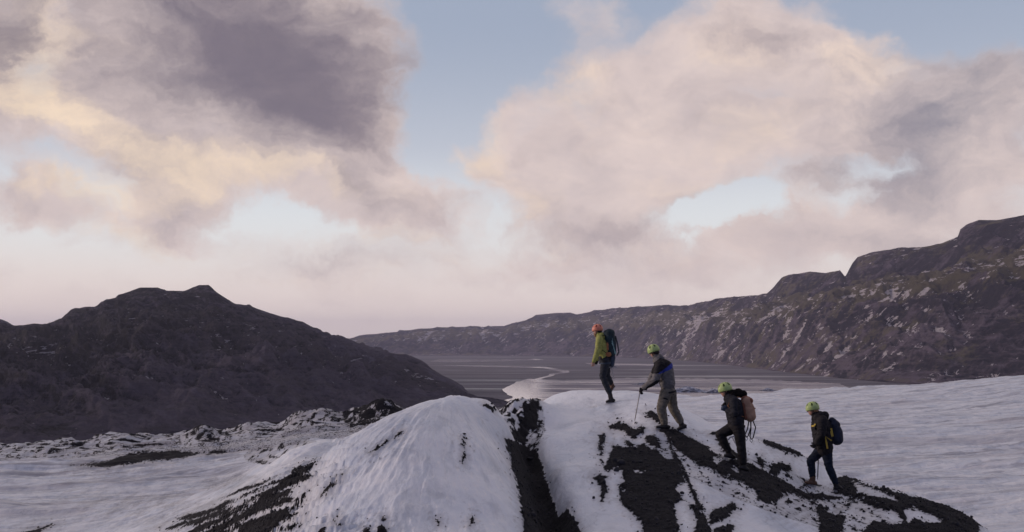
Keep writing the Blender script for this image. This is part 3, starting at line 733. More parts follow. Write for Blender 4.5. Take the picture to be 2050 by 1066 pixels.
# ================================================================ MOUNTAINS
def rock_mat(name, dark, mid, grass, snow_lo, snow_hi, sscale, grass_amt, snowcol=(0.62, 0.58, 0.60), diag=0.5, snsc=3.2, clf=0.0, right_tone=0.0):
    m_, t, bs = new_mat(name)
    uvn = t.node('ShaderNodeUVMap', uv_map='UVMap').outputs[0]
    pos = t.node('ShaderNodeNewGeometry').outputs['Position']
    sl = t.node('ShaderNodeAttribute', attribute_name='bench').outputs['Fac']
    tt = t.node('ShaderNodeAttribute', attribute_name='height').outputs['Fac']
    a = t.noise(pos, 0.010 * sscale, 9, 0.74)
    b = t.noise(t.mapping(pos, scale=(1, 1, 3.5)), 0.05 * sscale, 6, 0.65)
    stp = t.node('ShaderNodeAttribute', attribute_name='steep').outputs['Fac']
    con = t.node('ShaderNodeAttribute', attribute_name='conc').outputs['Fac']
    fine = t.noise(pos, 0.09 * sscale, 6, 0.75)
    lay = t.noise(t.mapping(pos, scale=(0.08, 0.08, 1.0)), 0.09 * sscale, 5, 0.7)
    broad = t.noise(t.stretch(pos, (220 / sscale, 200 / sscale, 60 / sscale), (0, diag, 0)), 1.0, 4, 0.6)
    mixf = t.m('ADD', t.m('MULTIPLY', t.m('SUBTRACT', 0.55, stp), 0.9), t.m('MULTIPLY', t.m('SUBTRACT', a, 0.5), 2.2))
    mixf = t.m('ADD', mixf, t.m('MULTIPLY', t.m('SUBTRACT', fine, 0.5), 2.2))
    mixf = t.m('ADD', mixf, t.m('MULTIPLY', t.m('SUBTRACT', lay, 0.5), 2.6))
    mixf = t.m('ADD', mixf, t.m('MULTIPLY', t.m('SUBTRACT', broad, 0.5), 2.4))
    mixf = t.m('ADD', mixf, t.m('MULTIPLY', t.ss(t.node('ShaderNodeSeparateXYZ', {0: pos}).outputs[0], -520.0, -170.0), right_tone))  # rock colour grows paler from left to right across the hill
    mixf = t.m('SUBTRACT', mixf, right_tone * 0.32)
    mixf = t.m('ADD', mixf, t.m('MULTIPLY', t.m('SUBTRACT', 0.5, con), 0.35))
    cl1 = t.m('MULTIPLY', t.ss(tt, 0.62, 0.70), t.ss(tt, 1.02, 0.90))
    cl2 = t.m('MULTIPLY', t.ss(tt, 0.22, 0.32), t.ss(tt, 0.50, 0.42))
    mixf = t.m('SUBTRACT', mixf, t.m('MULTIPLY', t.m('MAXIMUM', cl1, cl2), clf))
    c = t.mix(t.ss(mixf, -0.45, 0.75), dark, mid)
    dg = t.noise(t.stretch(pos, (90 / sscale, 60 / sscale, 12 / sscale), (0, diag, 0)), 1.0, 7, 0.68, dist=0.3)
    c = t.mix(t.m('MULTIPLY', t.ss(dg, 0.50, 0.64), 0.45), c, tuple(x * 1.7 for x in mid))
    c = t.mix(t.m('MULTIPLY', t.ss(b, 0.45, 0.75), 0.5), c, tuple(x * 0.45 for x in dark))
    g = t.m('MULTIPLY_ADD', t.m('SUBTRACT', 0.5, stp), 0.12, t.noise(pos, 0.012 * sscale, 7, 0.7))
    belt = t.m('MULTIPLY', t.ss(tt, 0.34, 0.50), t.ss(tt, 0.85, 0.66))
    gf = t.m('MULTIPLY', t.ss(t.m('MULTIPLY_ADD', belt, 0.20, g), 0.50, 0.66), grass_amt)
    c = t.mix(gf, c, grass)
    # snow lies in gullies: streaks elongated down the slope, thicker on benches
    s1 = t.noise(t.stretch(pos, (38 / sscale, 50 / sscale, 6.5 / sscale), (0, -0.12, 0)), 1.0, 7, 0.68, dist=0.6)
    s2 = t.noise(t.stretch(pos, (42 / sscale, 40 / sscale, 5.5 / sscale), (0, diag, 0)), 1.0, 7, 0.70, dist=0.5)
    up = t.ss(tt, 0.38, 0.52)
    s = t.node('ShaderNodeMix', {0: up, 2: s2, 3: s1}).outputs[0]
    s = t.m('MULTIPLY_ADD', belt, 0.085, s)
    s = t.m('MULTIPLY_ADD', t.m('SUBTRACT', con, 0.5), 0.12, s)
    s = t.m('MULTIPLY_ADD', t.m('SUBTRACT', 0.5, stp), 0.10, s)
    big = t.noise(pos, 0.004 * sscale, 3, 0.5)
    s = t.m('MULTIPLY_ADD', t.m('SUBTRACT', big, 0.5), 0.42, s)
    sf = t.ss(s, snow_lo, snow_hi)
    c = t.mix(sf, c, snowcol)
    t.set(bs.inputs['Base Color'], c)
    bs.inputs['Roughness'].default_value = 0.95
    bs.inputs['Specular IOR Level'].default_value = 0.15
    h = t.m('ADD', t.m('MULTIPLY', t.noise(pos, 0.02 * sscale, 9, 0.72), 44.0 / sscale), t.m('MULTIPLY', t.noise(t.mapping(pos, scale=(1, 1, 3)), 0.12 * sscale, 6, 0.7), 9.0 / sscale))
    bp = t.node('ShaderNodeBump', {'Height': h, 'Strength': 1.0, 'Distance': 1.0})
    t.set(bs.inputs['Normal'], bp.outputs[0])
    return m_


def massif(name, ridge, base, rdist, zb, px0, px1, step, nt, profile, noise_fn, back=900.0, uvk=(1 / 60., 1 / 60.)):
    """ridge: silhouette (px,py); base: (px, distance of foot); rdist: (px, distance of ridge)"""
    pxs = np.arange(px0, px1, step)
    r = np.array(ridge, float); b = np.array(base, float); rd = np.array(rdist, float)
    ry = np.interp(pxs, r[:, 0], r[:, 1])
    bd = np.interp(pxs, b[:, 0], b[:, 1])
    k = np.ones(61) / 61
    pad = lambda a: np.convolve(np.pad(a, 30, mode='edge'), k, 'valid')
    bd = pad(bd)
    rD = pad(np.interp(pxs, rd[:, 0], rd[:, 1]))
    rD = np.maximum(rD, bd + 60)
    zr = (HY - ry) / F * rD
    tt = np.concatenate([np.linspace(0, 1, nt), 1 + np.linspace(0, 1, 26)[1:]])
    T, PXg = np.meshgrid(tt, pxs, indexing='ij')
    BD = np.broadcast_to(bd, T.shape); RD = np.broadcast_to(rD, T.shape); ZR = np.broadcast_to(zr, T.shape)
    Tc = np.clip(T, 0, 1)
    D = BD + (RD - BD) * Tc + np.clip(T - 1, 0, None) * back
    X = (PXg - 1025) / F * D
    kk = np.ones(121) / 121
    zs = np.convolve(np.pad(zr, 60, mode='edge'), kk, 'valid')
    top = sstep(Tc, 0.50, 0.93)
    ZE = ZR * top + np.broadcast_to(zs, T.shape) * (1 - top)
    zz = zb + (ZE - zb) * profile(Tc, PXg)
    fall = np.clip(T - 1, 0, None)
    zz = zz - (ZR - zb + 25) * sstep(fall, 0, 1)
    env = np.sin(np.clip(Tc, 0, 1) * math.pi) ** 0.6 * (T <= 1) + (T > 1) * np.sin(np.clip(fall, 0, 1) * math.pi)
    nz = noise_fn(X, D, T, PXg)
    zz = zz + nz * env
    zz = np.where(T <= 0, zb - 6, zz)
    P = np.stack([X, D, zz], -1)
    # flat parts (benches) measured from the finished relief
    def boxb(a_, n_):
        k_ = np.ones(n_) / n_
        a_ = np.apply_along_axis(lambda v: np.convolve(np.pad(v, n_ // 2, mode='edge'), k_, 'valid'), 0, a_)
        return np.apply_along_axis(lambda v: np.convolve(np.pad(v, n_ // 2, mode='edge'), k_, 'valid'), 1, a_)

    def rank(a_):
        f_ = a_.ravel(); o_ = np.argsort(f_); r_ = np.empty(len(f_)); r_[o_] = np.linspace(0, 1, len(f_))
        return r_.reshape(a_.shape)
    gx_ = np.gradient(zz, axis=0) / (np.abs(np.gradient(D, axis=0)) + 1e-3)
    gy_ = np.gradient(zz, axis=1) / (np.abs(np.gradient(X, axis=1)) + 1e-3)
    steep = rank(np.hypot(gx_, gy_) - 0.7 * boxb(np.hypot(gx_, gy_), 31))
    conc = (boxb(zz, 15) - zz); conc = rank(conc / (boxb(np.abs(conc), 41) + 0.3))
    dz = np.gradient(zz, axis=0); dd = np.gradient(D, axis=0) + 1e-6
    slope = np.abs(dz / dd)
    bench = 1 - sstep(slope, 0.15, 0.7)
    nr, nc = T.shape
    arc = np.cumsum(np.hypot(np.gradient(X[nt // 2]), np.gradient(D[nt // 2])))
    UV = np.stack([np.broadcast_to(arc, T.shape) * uvk[0], D * uvk[1]], -1).reshape(-1, 2)
    return grid_mesh(name, P.reshape(-1, 3), nr, nc, {'bench': bench * sstep(T, 0.1, 0.3), 'height': np.clip(T, 0, 1), 'steep': steep, 'conc': conc}, UV)


# --- left hill
lridge = [(-420, 690), (-300, 672), (-120, 655), (0, 652), (33, 656), (60, 652), (95, 649), (122, 640), (150, 619), (190, 615), (213, 600), (230, 600), (236, 593), (280, 576), (316, 576), (333, 583), (370, 583), (398, 571), (418, 571), (430, 583), (470, 609), (500, 613), (540, 627), (580, 639), (620, 655), (650, 667), (698, 683), (745, 699), (788, 710), (813, 710), (844, 724), (872, 746), (911, 769), (940, 797), (1000, 830), (1080, 850)]
lbase = [(-420, 480), (0, 560), (300, 640), (600, 760), (800, 860), (950, 950), (1080, 1000)]
lrd = [(-420, 1300), (0, 1500), (250, 1600), (450, 1600), (700, 1500), (830, 1300), (950, 1080), (1080, 1060)]


def lprof(t, px):
    return 0.62 * t ** 0.85 + 0.38 * t ** 2.2


def lnoise(X, D, T, px):
    w = 30 * fbm(X / 160, D / 160, 3, 4)
    a = fbm((X + 0.5 * D + w) / 90, (D - 0.3 * X + w) / 240, 6, 11, 0.55, ridged=True) * 16
    b = fbm((X + w) / 38, (D + w) / 60, 5, 12, 0.6) * 7
    return (1 - 0.88 * sstep(px, 740, 880)) * ((a * 1.4 + b - 8) * 1.9) + 5 * fbm((X + 0.8 * D) / 22, (D - X) / 70, 4, 19, 0.6, ridged=True)


ml = rock_mat('hill_rock', (0.006, 0.006, 0.012), (0.098, 0.086, 0.122), (0.030, 0.027, 0.020), 0.685, 0.70, 2.0, 0.45, (0.42, 0.41, 0.46), 0.62, 2.6, right_tone=1.15)
link('hill', massif('hill', lridge, lbase, lrd, -60, -420, 1080, 3.0, 300, lprof, lnoise, back=700), ml, kind='structure')
# far little shoulder at the left edge
r2 = [(-420, 600), (-100, 612), (0, 640), (15, 645), (33, 655), (60, 668), (120, 690), (200, 700)]
link('hill', massif('hill', r2, [(-420, 1900), (200, 2100)], [(-420, 2500), (200, 2500)], -60, -420, 200, 4.0, 60, lprof, lnoise), ml, kind='structure')

# --- right mountain
rridge = [(560, 690), (640, 684), (695, 679), (726, 672), (751, 670), (787, 666), (832, 660), (883, 656), (934, 654.5), (949, 653), (964, 655), (1010, 653), (1030, 647), (1063, 639), (1072, 631), (1111, 627), (1142, 627), (1154, 630), (1200, 621.5), (1272, 615), (1321, 612), (1377, 613), (1394, 607.5), (1443, 599), (1491, 594), (1535, 590), (1550, 574), (1564, 557), (1590, 550), (1621, 544), (1653, 547), (1682, 543), (1692, 556), (1700, 540), (1707, 527), (1717, 516), (1750, 505.5), (1799, 498), (1849, 495), (1885, 488), (1918, 474), (1922, 460), (1935, 450), (1960, 441), (1995, 442), (2049, 432.5), (2200, 410), (2400, 400), (2700, 430)]
rbase = [(560, 5600), (830, 5487), (1000, 5400), (1200, 5000), (1350, 3900), (1500, 2500), (1600, 2050), (1700, 1700), (1850, 1480), (2050, 1380), (2400, 1250), (2700, 1200)]
rrd = [(560, 6600), (830, 6400), (1000, 6300), (1200, 6000), (1350, 5000), (1500, 3600), (1600, 3150), (1700, 2850), (2050, 2350), (2400, 2200), (2700, 2100)]


def rprof(t, px):
    # lower scree, cliff, bench, upper cliff
    kx = [0, .08, .26, .40, .46, .60, .80, .86, .93, 1.0]
    kz = [0, .04, .26, .44, .52, .57, .70, .82, .93, 1.0]
    a = np.interp(t, kx, kz)
    kz2 = [0, .03, .25, .47, .54, .61, .82, .90, .95, 1.0]
    b = np.interp(t, kx, kz2)
    w = sstep(px, 1350, 1600)
    return a * w + b * (1 - w)


def rnoise(X, D, T, px):
    sc_ = 1.0
    w = 60 * fbm(X / 400, D / 400, 3, 44)
    gul = fbm((X + w) / 120, (D + w) / 420, 6, 41, 0.55, ridged=True) * 24
    b = fbm(X / 60, D / 60, 5, 42, 0.6) * 10
    st = fbm(X / 1400, T * 9 + 0.6 * fbm(X / 300, D / 300, 2, 6), 3, 43) * 10
    return gul * 1.9 + b * 1.3 + st + 22 * fbm((X - 0.7 * D) / 260, (D + X) / 520, 4, 47, 0.55, ridged=True) - 18


mr = rock_mat('mountain_rock', (0.018, 0.015, 0.027), (0.155, 0.124, 0.158), (0.150, 0.130, 0.066), 0.632, 0.650, 0.9, 0.75, diag=-0.70, clf=0.5)
link('mountain', massif('mountain', rridge, rbase, rrd, -60, 560, 2700, 2.6, 340, rprof, rnoise, back=1500, uvk=(1 / 90., 1 / 90.)), mr, kind='structure')

# ================================================================ VALLEY FLOOR AND WATER
gmt, t, bs = new_mat('outwash')
pos = t.node('ShaderNodeNewGeometry').outputs['Position']
n1 = t.noise(t.mapping(pos, scale=(0.25, 1, 1)), 0.012, 7, 0.62, dist=0.6)
n2 = t.noise(pos, 0.12, 6, 0.7)
c = t.mix(t.ss(n1, 0.4, 0.62), (0.050, 0.047, 0.062), (0.110, 0.100, 0.118))
c = t.mix(t.m('MULTIPLY', t.ss(n2, 0.5, 0.75), 0.5), c, (0.035, 0.033, 0.038))
wet = t.noise(t.mapping(pos, rot=(0, 0, 0.03), scale=(0.08, 1, 1)), 0.012, 6, 0.6, dist=0.8)
wf = t.m('MULTIPLY', t.ss(wet, 0.57, 0.64), 0.7)
t.set(bs.inputs['Base Color'], t.mix(wf, c, (0.10, 0.10, 0.11)))
t.set(bs.inputs['Roughness'], t.lin(wf, 0, 1, 0.95, 0.12))
bp = t.node('ShaderNodeBump', {'Height': t.m('MULTIPLY', n2, t.lin(wf, 0, 1, 1.5, 0.0)), 'Strength': 0.6, 'Distance': 1.0})
t.set(bs.inputs['Normal'], bp.outputs[0])
gx = np.linspace(-9000, 9000, 60); gy = np.linspace(-3000, 16000, 60)
GX, GY = np.meshgrid(gx, gy)
link('ground', grid_mesh('ground', np.stack([GX, GY, GX * 0 - 60.0], -1).reshape(-1, 3), 60, 60), gmt, kind='structure')

wm, t, bs = new_mat('lagoon_water')
pos = t.node('ShaderNodeNewGeometry').outputs['Position']
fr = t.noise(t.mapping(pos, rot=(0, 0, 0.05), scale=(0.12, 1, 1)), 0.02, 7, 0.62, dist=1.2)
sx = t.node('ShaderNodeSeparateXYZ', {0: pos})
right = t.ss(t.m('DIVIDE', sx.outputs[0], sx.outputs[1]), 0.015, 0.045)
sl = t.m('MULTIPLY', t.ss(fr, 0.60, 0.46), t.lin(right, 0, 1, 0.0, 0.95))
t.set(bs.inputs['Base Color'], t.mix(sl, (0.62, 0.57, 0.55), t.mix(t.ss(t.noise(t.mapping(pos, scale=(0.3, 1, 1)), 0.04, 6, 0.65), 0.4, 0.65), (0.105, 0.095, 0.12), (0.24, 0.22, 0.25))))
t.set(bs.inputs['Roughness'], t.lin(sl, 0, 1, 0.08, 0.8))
bs.inputs['IOR'].default_value = 1.33
nb = t.noise(pos, 0.5, 4, 0.6)
t.set(bs.inputs['Normal'], t.node('ShaderNodeBump', {'Height': t.m('MULTIPLY', nb, 0.01), 'Strength': 0.4, 'Distance': 1.0}).outputs[0])


def flat_poly(name, poly, z, mat, rag=0.0, **kw):
    """outline in photo pixels laid on the level z"""
    pts = []
    n = len(poly)
    rng = random.Random(len(poly) * 7 + int(poly[0][0]))
    for i in range(n):
        a = poly[i]; b = poly[(i + 1) % n]
        L = max(1, int(math.hypot(b[0] - a[0], (b[1] - a[1]) * 3) / 8))
        for k in range(L):
            q = k / L
            px = a[0] + (b[0] - a[0]) * q + rng.uniform(-1, 1) * rag * 4
            py = a[1] + (b[1] - a[1]) * q + rng.uniform(-1, 1) * rag
            D = -z * F / (py - HY)
            pts.append(((px - 1025) / F * D, D, z))
    bm = bmesh.new()
    f = bm.faces.new([bm.verts.new(p) for p in pts])
    bmesh.ops.triangulate(bm, faces=[f])
    bm.normal_update()
    if bm.faces[:] and sum(f.normal.z for f in bm.faces) < 0: bmesh.ops.reverse_faces(bm, faces=bm.faces)
    me = bpy.data.meshes.new(name); bm.to_mesh(me); bm.free()
    return link(name, me, mat, **kw)


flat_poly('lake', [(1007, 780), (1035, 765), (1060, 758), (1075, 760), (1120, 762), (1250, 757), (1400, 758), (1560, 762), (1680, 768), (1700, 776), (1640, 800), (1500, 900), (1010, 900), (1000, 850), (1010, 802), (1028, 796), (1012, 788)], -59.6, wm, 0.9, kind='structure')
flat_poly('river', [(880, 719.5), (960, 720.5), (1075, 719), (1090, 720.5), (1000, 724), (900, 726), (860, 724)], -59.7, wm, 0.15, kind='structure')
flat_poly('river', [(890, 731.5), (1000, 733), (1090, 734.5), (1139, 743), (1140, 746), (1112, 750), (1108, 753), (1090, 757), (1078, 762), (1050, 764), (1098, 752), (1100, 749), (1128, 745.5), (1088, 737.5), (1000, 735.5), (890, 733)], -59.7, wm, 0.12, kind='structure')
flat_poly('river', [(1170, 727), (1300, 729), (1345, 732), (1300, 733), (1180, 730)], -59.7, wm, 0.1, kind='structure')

# ---- icebergs afloat in the lagoon
im, t, bs = new_mat('berg_ice')
pn = t.node('ShaderNodeNewGeometry').outputs['Position']
t.set(bs.inputs['Base Color'], t.mix(t.ss(t.noise(pn, 0.25, 6, 0.7), 0.4, 0.65), (0.16, 0.18, 0.23), (0.50, 0.55, 0.63)))
bs.inputs['Roughness'].default_value = 0.5
for i, (px, py, w, h, dpt, lab) in enumerate([
        (1292, 770, 15, 1.8, 8, 'small pale iceberg afloat beyond the pole of the grey jacketed walker'),
        (1376, 785, 22, 4.0, 12, 'largest grey blue iceberg right behind the hips of the grey jacketed walker'),
        (1428, 787, 10, 3.0, 8, 'bluish iceberg between the grey jacketed walker and the next green helmet'),
        (1538, 783, 7, 2.4, 6, 'small iceberg standing right of the furry hooded walker near the glacier edge')]):
    c = W(px, py, 59.6 * F / (py - HY))
    bm = bmesh.new()
    bmesh.ops.create_icosphere(bm, subdivisions=4, radius=1.0)
    rg = random.Random(i + 3)
    for v in bm.verts:
        x, y, z = v.co
        a_ = np.array([x * 2.2 + i * 9.0]); b_ = np.array([y * 2.2 + z * 1.3])
        k = 0.75 + 0.9 * float(fbm(a_, b_, 4, 200 + i, 0.6, ridged=True)[0])
        v.co = Vector((x * w * k, y * dpt * k, max(-0.25, z) * h * (0.35 + 1.1 * k * max(0.2, 1 - abs(x)))))
    me = bpy.data.meshes.new('iceberg'); bm.to_mesh(me); bm.free()
    o = link('iceberg', me, im, label=lab, cat='iceberg', group='icebergs in the lagoon')
    o.location = c

# ================================================================ HAZE
hz, t, bs = new_mat('haze_air')
t.n.remove(bs)
pv = t.node('ShaderNodeVolumePrincipled', {'Color': (0.72, 0.74, 0.96, 1), 'Density': 0.00006, 'Anisotropy': 0.1})
t.l.new(pv.outputs[0], [n for n in t.n if n.type == 'OUTPUT_MATERIAL'][0].inputs['Volume'])
bm = bmesh.new(); bmesh.ops.create_cube(bm, size=1.0)
for v in bm.verts:
    v.co = Vector((v.co.x * 17000, 6500 + v.co.y * 18500, 149.5 + v.co.z * 460))
me = bpy.data.meshes.new('haze'); bm.to_mesh(me); bm.free()
link('haze', me, hz, kind='stuff')

# ================================================================ PEOPLE
def caps_mesh(parts, seg=14):
    bm = bmesh.new()
    for p in parts:
        if p[0] == 'c':
            _, a, ra, b, rb = p
            a = Vector(a); b = Vector(b)
            ax = b - a
            L = ax.length
            ax = ax.normalized() if L > 1e-6 else Vector((0, 0, 1))
            q = Vector((0, 0, 1)).rotation_difference(ax)
            prof = [(-ra * math.cos(k * math.pi / 8), ra * math.sin(k * math.pi / 8)) for k in range(0, 5)] + \
                   [(L + rb * math.sin(k * math.pi / 8), rb * math.cos(k * math.pi / 8)) for k in range(0, 5)]
            rings = []
            for (z, r) in prof:
                if r < 1e-5:
                    rings.append([bm.verts.new(a + q @ Vector((0, 0, z)))])
                else:
                    rings.append([bm.verts.new(a + q @ Vector((r * math.cos(2 * math.pi * i / seg), r * math.sin(2 * math.pi * i / seg), z))) for i in range(seg)])
            for r0, r1 in zip(rings[:-1], rings[1:]):
                for i in range(seg):
                    j = (i + 1) % seg
                    if len(r0) == 1 and len(r1) == 1: break
                    if len(r0) == 1: bm.faces.new((r0[0], r1[j], r1[i]))
                    elif len(r1) == 1: bm.faces.new((r0[i], r0[j], r1[0]))
                    else: bm.faces.new((r0[i], r0[j], r1[j], r1[i]))
        elif p[0] == 'e':
            _, c, rad, rot = p
            M = Matrix.Translation(Vector(c)) @ rot.to_matrix().to_4x4() @ Matrix.Diagonal((*rad, 1))
            bmesh.ops.create_uvsphere(bm, u_segments=20, v_segments=12, radius=1.0, matrix=M)
        elif p[0] == 'b':
            _, c, rad, rot = p
            M = Matrix.Translation(Vector(c)) @ rot.to_matrix().to_4x4() @ Matrix.Diagonal((*[2 * r for r in rad], 1))
            bmesh.ops.create_cube(bm, size=1.0, matrix=M)
    bm.normal_update()
    return bm


def solid(name, parts, voxel=0.012, smooth=3, wrinkle=0.0, wf=9.0, seed=0, origin=Vector((0, 0, 0))):
    """one continuous surface round all the given volumes"""
    bm = caps_mesh(parts)
    me = bpy.data.meshes.new('tmp'); bm.to_mesh(me); bm.free()
    o = bpy.data.objects.new('tmp', me); C.objects.link(o)
    r = o.modifiers.new('r', 'REMESH'); r.mode = 'VOXEL'; r.voxel_size = voxel; r.use_smooth_shade = True
    if smooth:
        s_ = o.modifiers.new('s', 'SMOOTH'); s_.iterations = smooth; s_.factor = 0.6
    bpy.context.view_layer.update()
    dg = bpy.context.evaluated_depsgraph_get()
    out = bpy.data.meshes.new_from_object(o.evaluated_get(dg))
    bpy.data.objects.remove(o); bpy.data.meshes.remove(me)
    out.name = name
    n = len(out.vertices)
    co = np.empty(n * 3, np.float32); out.vertices.foreach_get('co', co); co = co.reshape(-1, 3).astype(float)
    if wrinkle:
        no = np.empty(n * 3, np.float32); out.vertices.foreach_get('normal', no); no = no.reshape(-1, 3)
        a = fbm(co[:, 0] * wf + co[:, 2] * wf * .5 + co[:, 1] * 3, co[:, 2] * wf * 1.9 + co[:, 1] * wf, 3, seed, 0.55, ridged=True)
        co = co + no * (a * wrinkle)[:, None]
    co = co - np.array(origin)
    out.vertices.foreach_set('co', co.astype(np.float32).ravel())
    out.polygons.foreach_set('use_smooth', np.ones(len(out.polygons), bool))
    out.update()
    return out


def simple_mat(name, col, rough=0.8, spec=0.3, var=0.25, scale=18.0, bump=0.004, coat=0.0):
    m_, t, bs = new_mat(name)
    p = t.node('ShaderNodeTexCoord').outputs['Object']
    n = t.noise(p, scale, 5, 0.65)
    t.set(bs.inputs['Base Color'], t.mix(t.ss(n, 0.3, 0.75), tuple(c * (1 - var) for c in col), tuple(min(1, c * (1 + var)) for c in col)))
    bs.inputs['Roughness'].default_value = rough
    bs.inputs['Specular IOR Level'].default_value = spec
    if bump:
        n2 = t.noise(p, scale * 2.5, 4, 0.6)
        t.set(bs.inputs['Normal'], t.node('ShaderNodeBump', {'Height': t.m('MULTIPLY', t.m('ADD', n, n2), bump), 'Strength': 0.7, 'Distance': 1.0}).outputs[0])
    return m_


MAT = dict(
    skin=simple_mat('skin', (0.42, 0.24, 0.17), 0.55, 0.4, 0.12, 30, 0.001),
    hair=simple_mat('dark_hair', (0.02, 0.015, 0.014), 0.6, 0.4, 0.4, 60, 0.004),
    blond=simple_mat('blond_hair', (0.34, 0.20, 0.10), 0.6, 0.4, 0.4, 60, 0.004),
    eye=simple_mat('eye', (0.03, 0.02, 0.02), 0.2, 0.5, 0.0, 10, 0),
    lime=simple_mat('lime_shell', (0.30, 0.315, 0.085), 0.7, 0.3, 0.2, 14),
    black=simple_mat('black_cloth', (0.014, 0.013, 0.016), 0.8, 0.25, 0.4, 16),
    navyj=simple_mat('navy_cloth', (0.016, 0.017, 0.024), 0.8, 0.25, 0.4, 16),
    slate=simple_mat('slate_trousers', (0.024, 0.028, 0.036), 0.8, 0.25, 0.4, 16),
    denim=simple_mat('denim', (0.012, 0.018, 0.034), 0.85, 0.2, 0.4, 20),
    grey=simple_mat('grey_shell', (0.14, 0.135, 0.135), 0.75, 0.3, 0.25, 14),
    blue=simple_mat('blue_shell', (0.03, 0.05, 0.32), 0.7, 0.3, 0.2, 14),
    khaki=simple_mat('khaki_cloth', (0.155, 0.142, 0.118), 0.85, 0.2, 0.3, 14),
    boot=simple_mat('boot_leather', (0.016, 0.014, 0.014), 0.55, 0.4, 0.4, 20),
    bootr=simple_mat('brown_boot', (0.10, 0.05, 0.03), 0.6, 0.4, 0.4, 20),
    sole=simple_mat('rubber_sole', (0.02, 0.02, 0.022), 0.8, 0.3, 0.3, 20),
    steel=simple_mat('steel', (0.30, 0.30, 0.32), 0.35, 0.6, 0.2, 20, 0),
    hgreen=simple_mat('green_helmet', (0.40, 0.52, 0.19), 0.4, 0.5, 0.12, 8, 0),
    horange=simple_mat('orange_helmet', (0.66, 0.22, 0.14), 0.4, 0.5, 0.12, 8, 0),
    vent=simple_mat('helmet_vent', (0.05, 0.08, 0.02), 0.7, 0.3, 0.1, 8, 0),
    ventr=simple_mat('helmet_vent_red', (0.20, 0.03, 0.02), 0.7, 0.3, 0.1, 8, 0),
    yellow=simple_mat('yellow_cloth', (0.46, 0.34, 0.07), 0.8, 0.2, 0.2, 20),
    teal=simple_mat('teal_pack', (0.012, 0.030, 0.040), 0.75, 0.3, 0.35, 12),
    mint=simple_mat('mint_trim', (0.22, 0.36, 0.35), 0.7, 0.3, 0.2, 20),
    rust=simple_mat('rust_strap', (0.30, 0.13, 0.06), 0.8, 0.2, 0.3, 20),
    tan=simple_mat('tan_pack', (0.36, 0.225, 0.155), 0.8, 0.25, 0.2, 10),
    tand=simple_mat('dark_tan_pack', (0.20, 0.085, 0.055), 0.8, 0.25, 0.2, 10),
    navyp=simple_mat('navy_pack', (0.014, 0.020, 0.040), 0.75, 0.3, 0.35, 12),
    hblue=simple_mat('blue_webbing', (0.03, 0.048, 0.08), 0.7, 0.3, 0.3, 16),
    fur=simple_mat('dark_fur', (0.012, 0.010, 0.010), 0.95, 0.1, 0.5, 60, 0.012),
    bone=simple_mat('worn_steel_shaft', (0.45, 0.42, 0.38), 0.45, 0.5, 0.2, 20, 0),
)
IDQ = Matrix.Identity(3).to_quaternion()


def qy(deg):    # rotation in the walking plane, clockwise in the picture
    return Matrix.Rotation(math.radians(deg), 3, 'Y').to_quaternion()


def hand_parts(wrist, d, side, up, curl=35, k=1.0, grow=0.0):
    """palm, four fingers and a thumb. d: towards the fingertips, side: thumb side, up: back of the hand"""
    d = Vector(d).normalized(); up = Vector(up)
    up = (up - d * up.dot(d)).normalized()
    s_ = d.cross(up).normalized()
    if s_.dot(Vector(side)) < 0: s_ = -s_
    w = Vector(wrist)
    out = []
    for o in (-0.024, 0.0, 0.022):
        out.append(('c', w + s_ * o * 0.6, 0.016 * k + grow, w + d * 0.085 * k + s_ * o * k, 0.013 * k + grow))
    for i, (o, L) in enumerate(((0.032, 0.070), (0.011, 0.079), (-0.011, 0.073), (-0.032, 0.058))):
        p = w + d * 0.088 * k + s_ * o * k
        a = curl * (0.7 + 0.12 * i)
        cur = 0
        for j, f in enumerate((0.45, 0.30, 0.25)):
            cur += a
            dd = (d * math.cos(math.radians(cur)) - up * math.sin(math.radians(cur))).normalized()
            q = p + dd * L * f * k
            out.append(('c', p, (0.0088 - 0.0008 * j) * k + grow, q, (0.0080 - 0.0008 * j) * k + grow))
            p = q
    p = w + d * 0.028 * k + s_ * 0.026 * k
    td = (d * 0.65 + s_ * 0.7 - up * 0.3).normalized()
    q = p + td * 0.040 * k
    out.append(('c', p, 0.0125 * k + grow, q, 0.0105 * k + grow))
    td = (d * 0.8 + s_ * 0.25 - up * 0.6).normalized()
    out.append(('c', q, 0.0105 * k + grow, q + td * 0.030 * k, 0.0085 * k + grow))
    return out


def head_parts(c, f, u, k=1.0):
    """skull, jaw, nose, ears, mouth; c centre, f forward, u up"""
    c = Vector(c); f = Vector(f).normalized(); u = (Vector(u) - f * Vector(u).dot(f)).normalized()
    s_ = u.cross(f)
    rot = Matrix((f, s_, u)).transposed().to_quaternion()
    P = [('e', c + u * 0.022, (0.096, 0.077, 0.095), rot),
         ('e', c + f * 0.030 - u * 0.040, (0.062, 0.058, 0.068), rot),
         ('e', c + f * 0.055 - u * 0.082, (0.030, 0.036, 0.026), rot),
         ('c', c + f * 0.088 + u * 0.012, 0.010, c + f * 0.109 - u * 0.022, 0.013),
         ('e', c + f * 0.088 - u * 0.052, (0.010, 0.024, 0.009), rot),
         ('e', c + s_ * 0.078 - f * 0.004 - u * 0.008, (0.018, 0.008, 0.030), rot),
         ('e', c - s_ * 0.078 - f * 0.004 - u * 0.008, (0.018, 0.008, 0.030), rot),
         ('e', c + f * 0.080 + u * 0.028, (0.014, 0.050, 0.010), rot)]
    eyes = [(c + f * 0.082 + s_ * o + u * 0.004) for o in (-0.031, 0.031)]
    return P, eyes, rot, s_, u


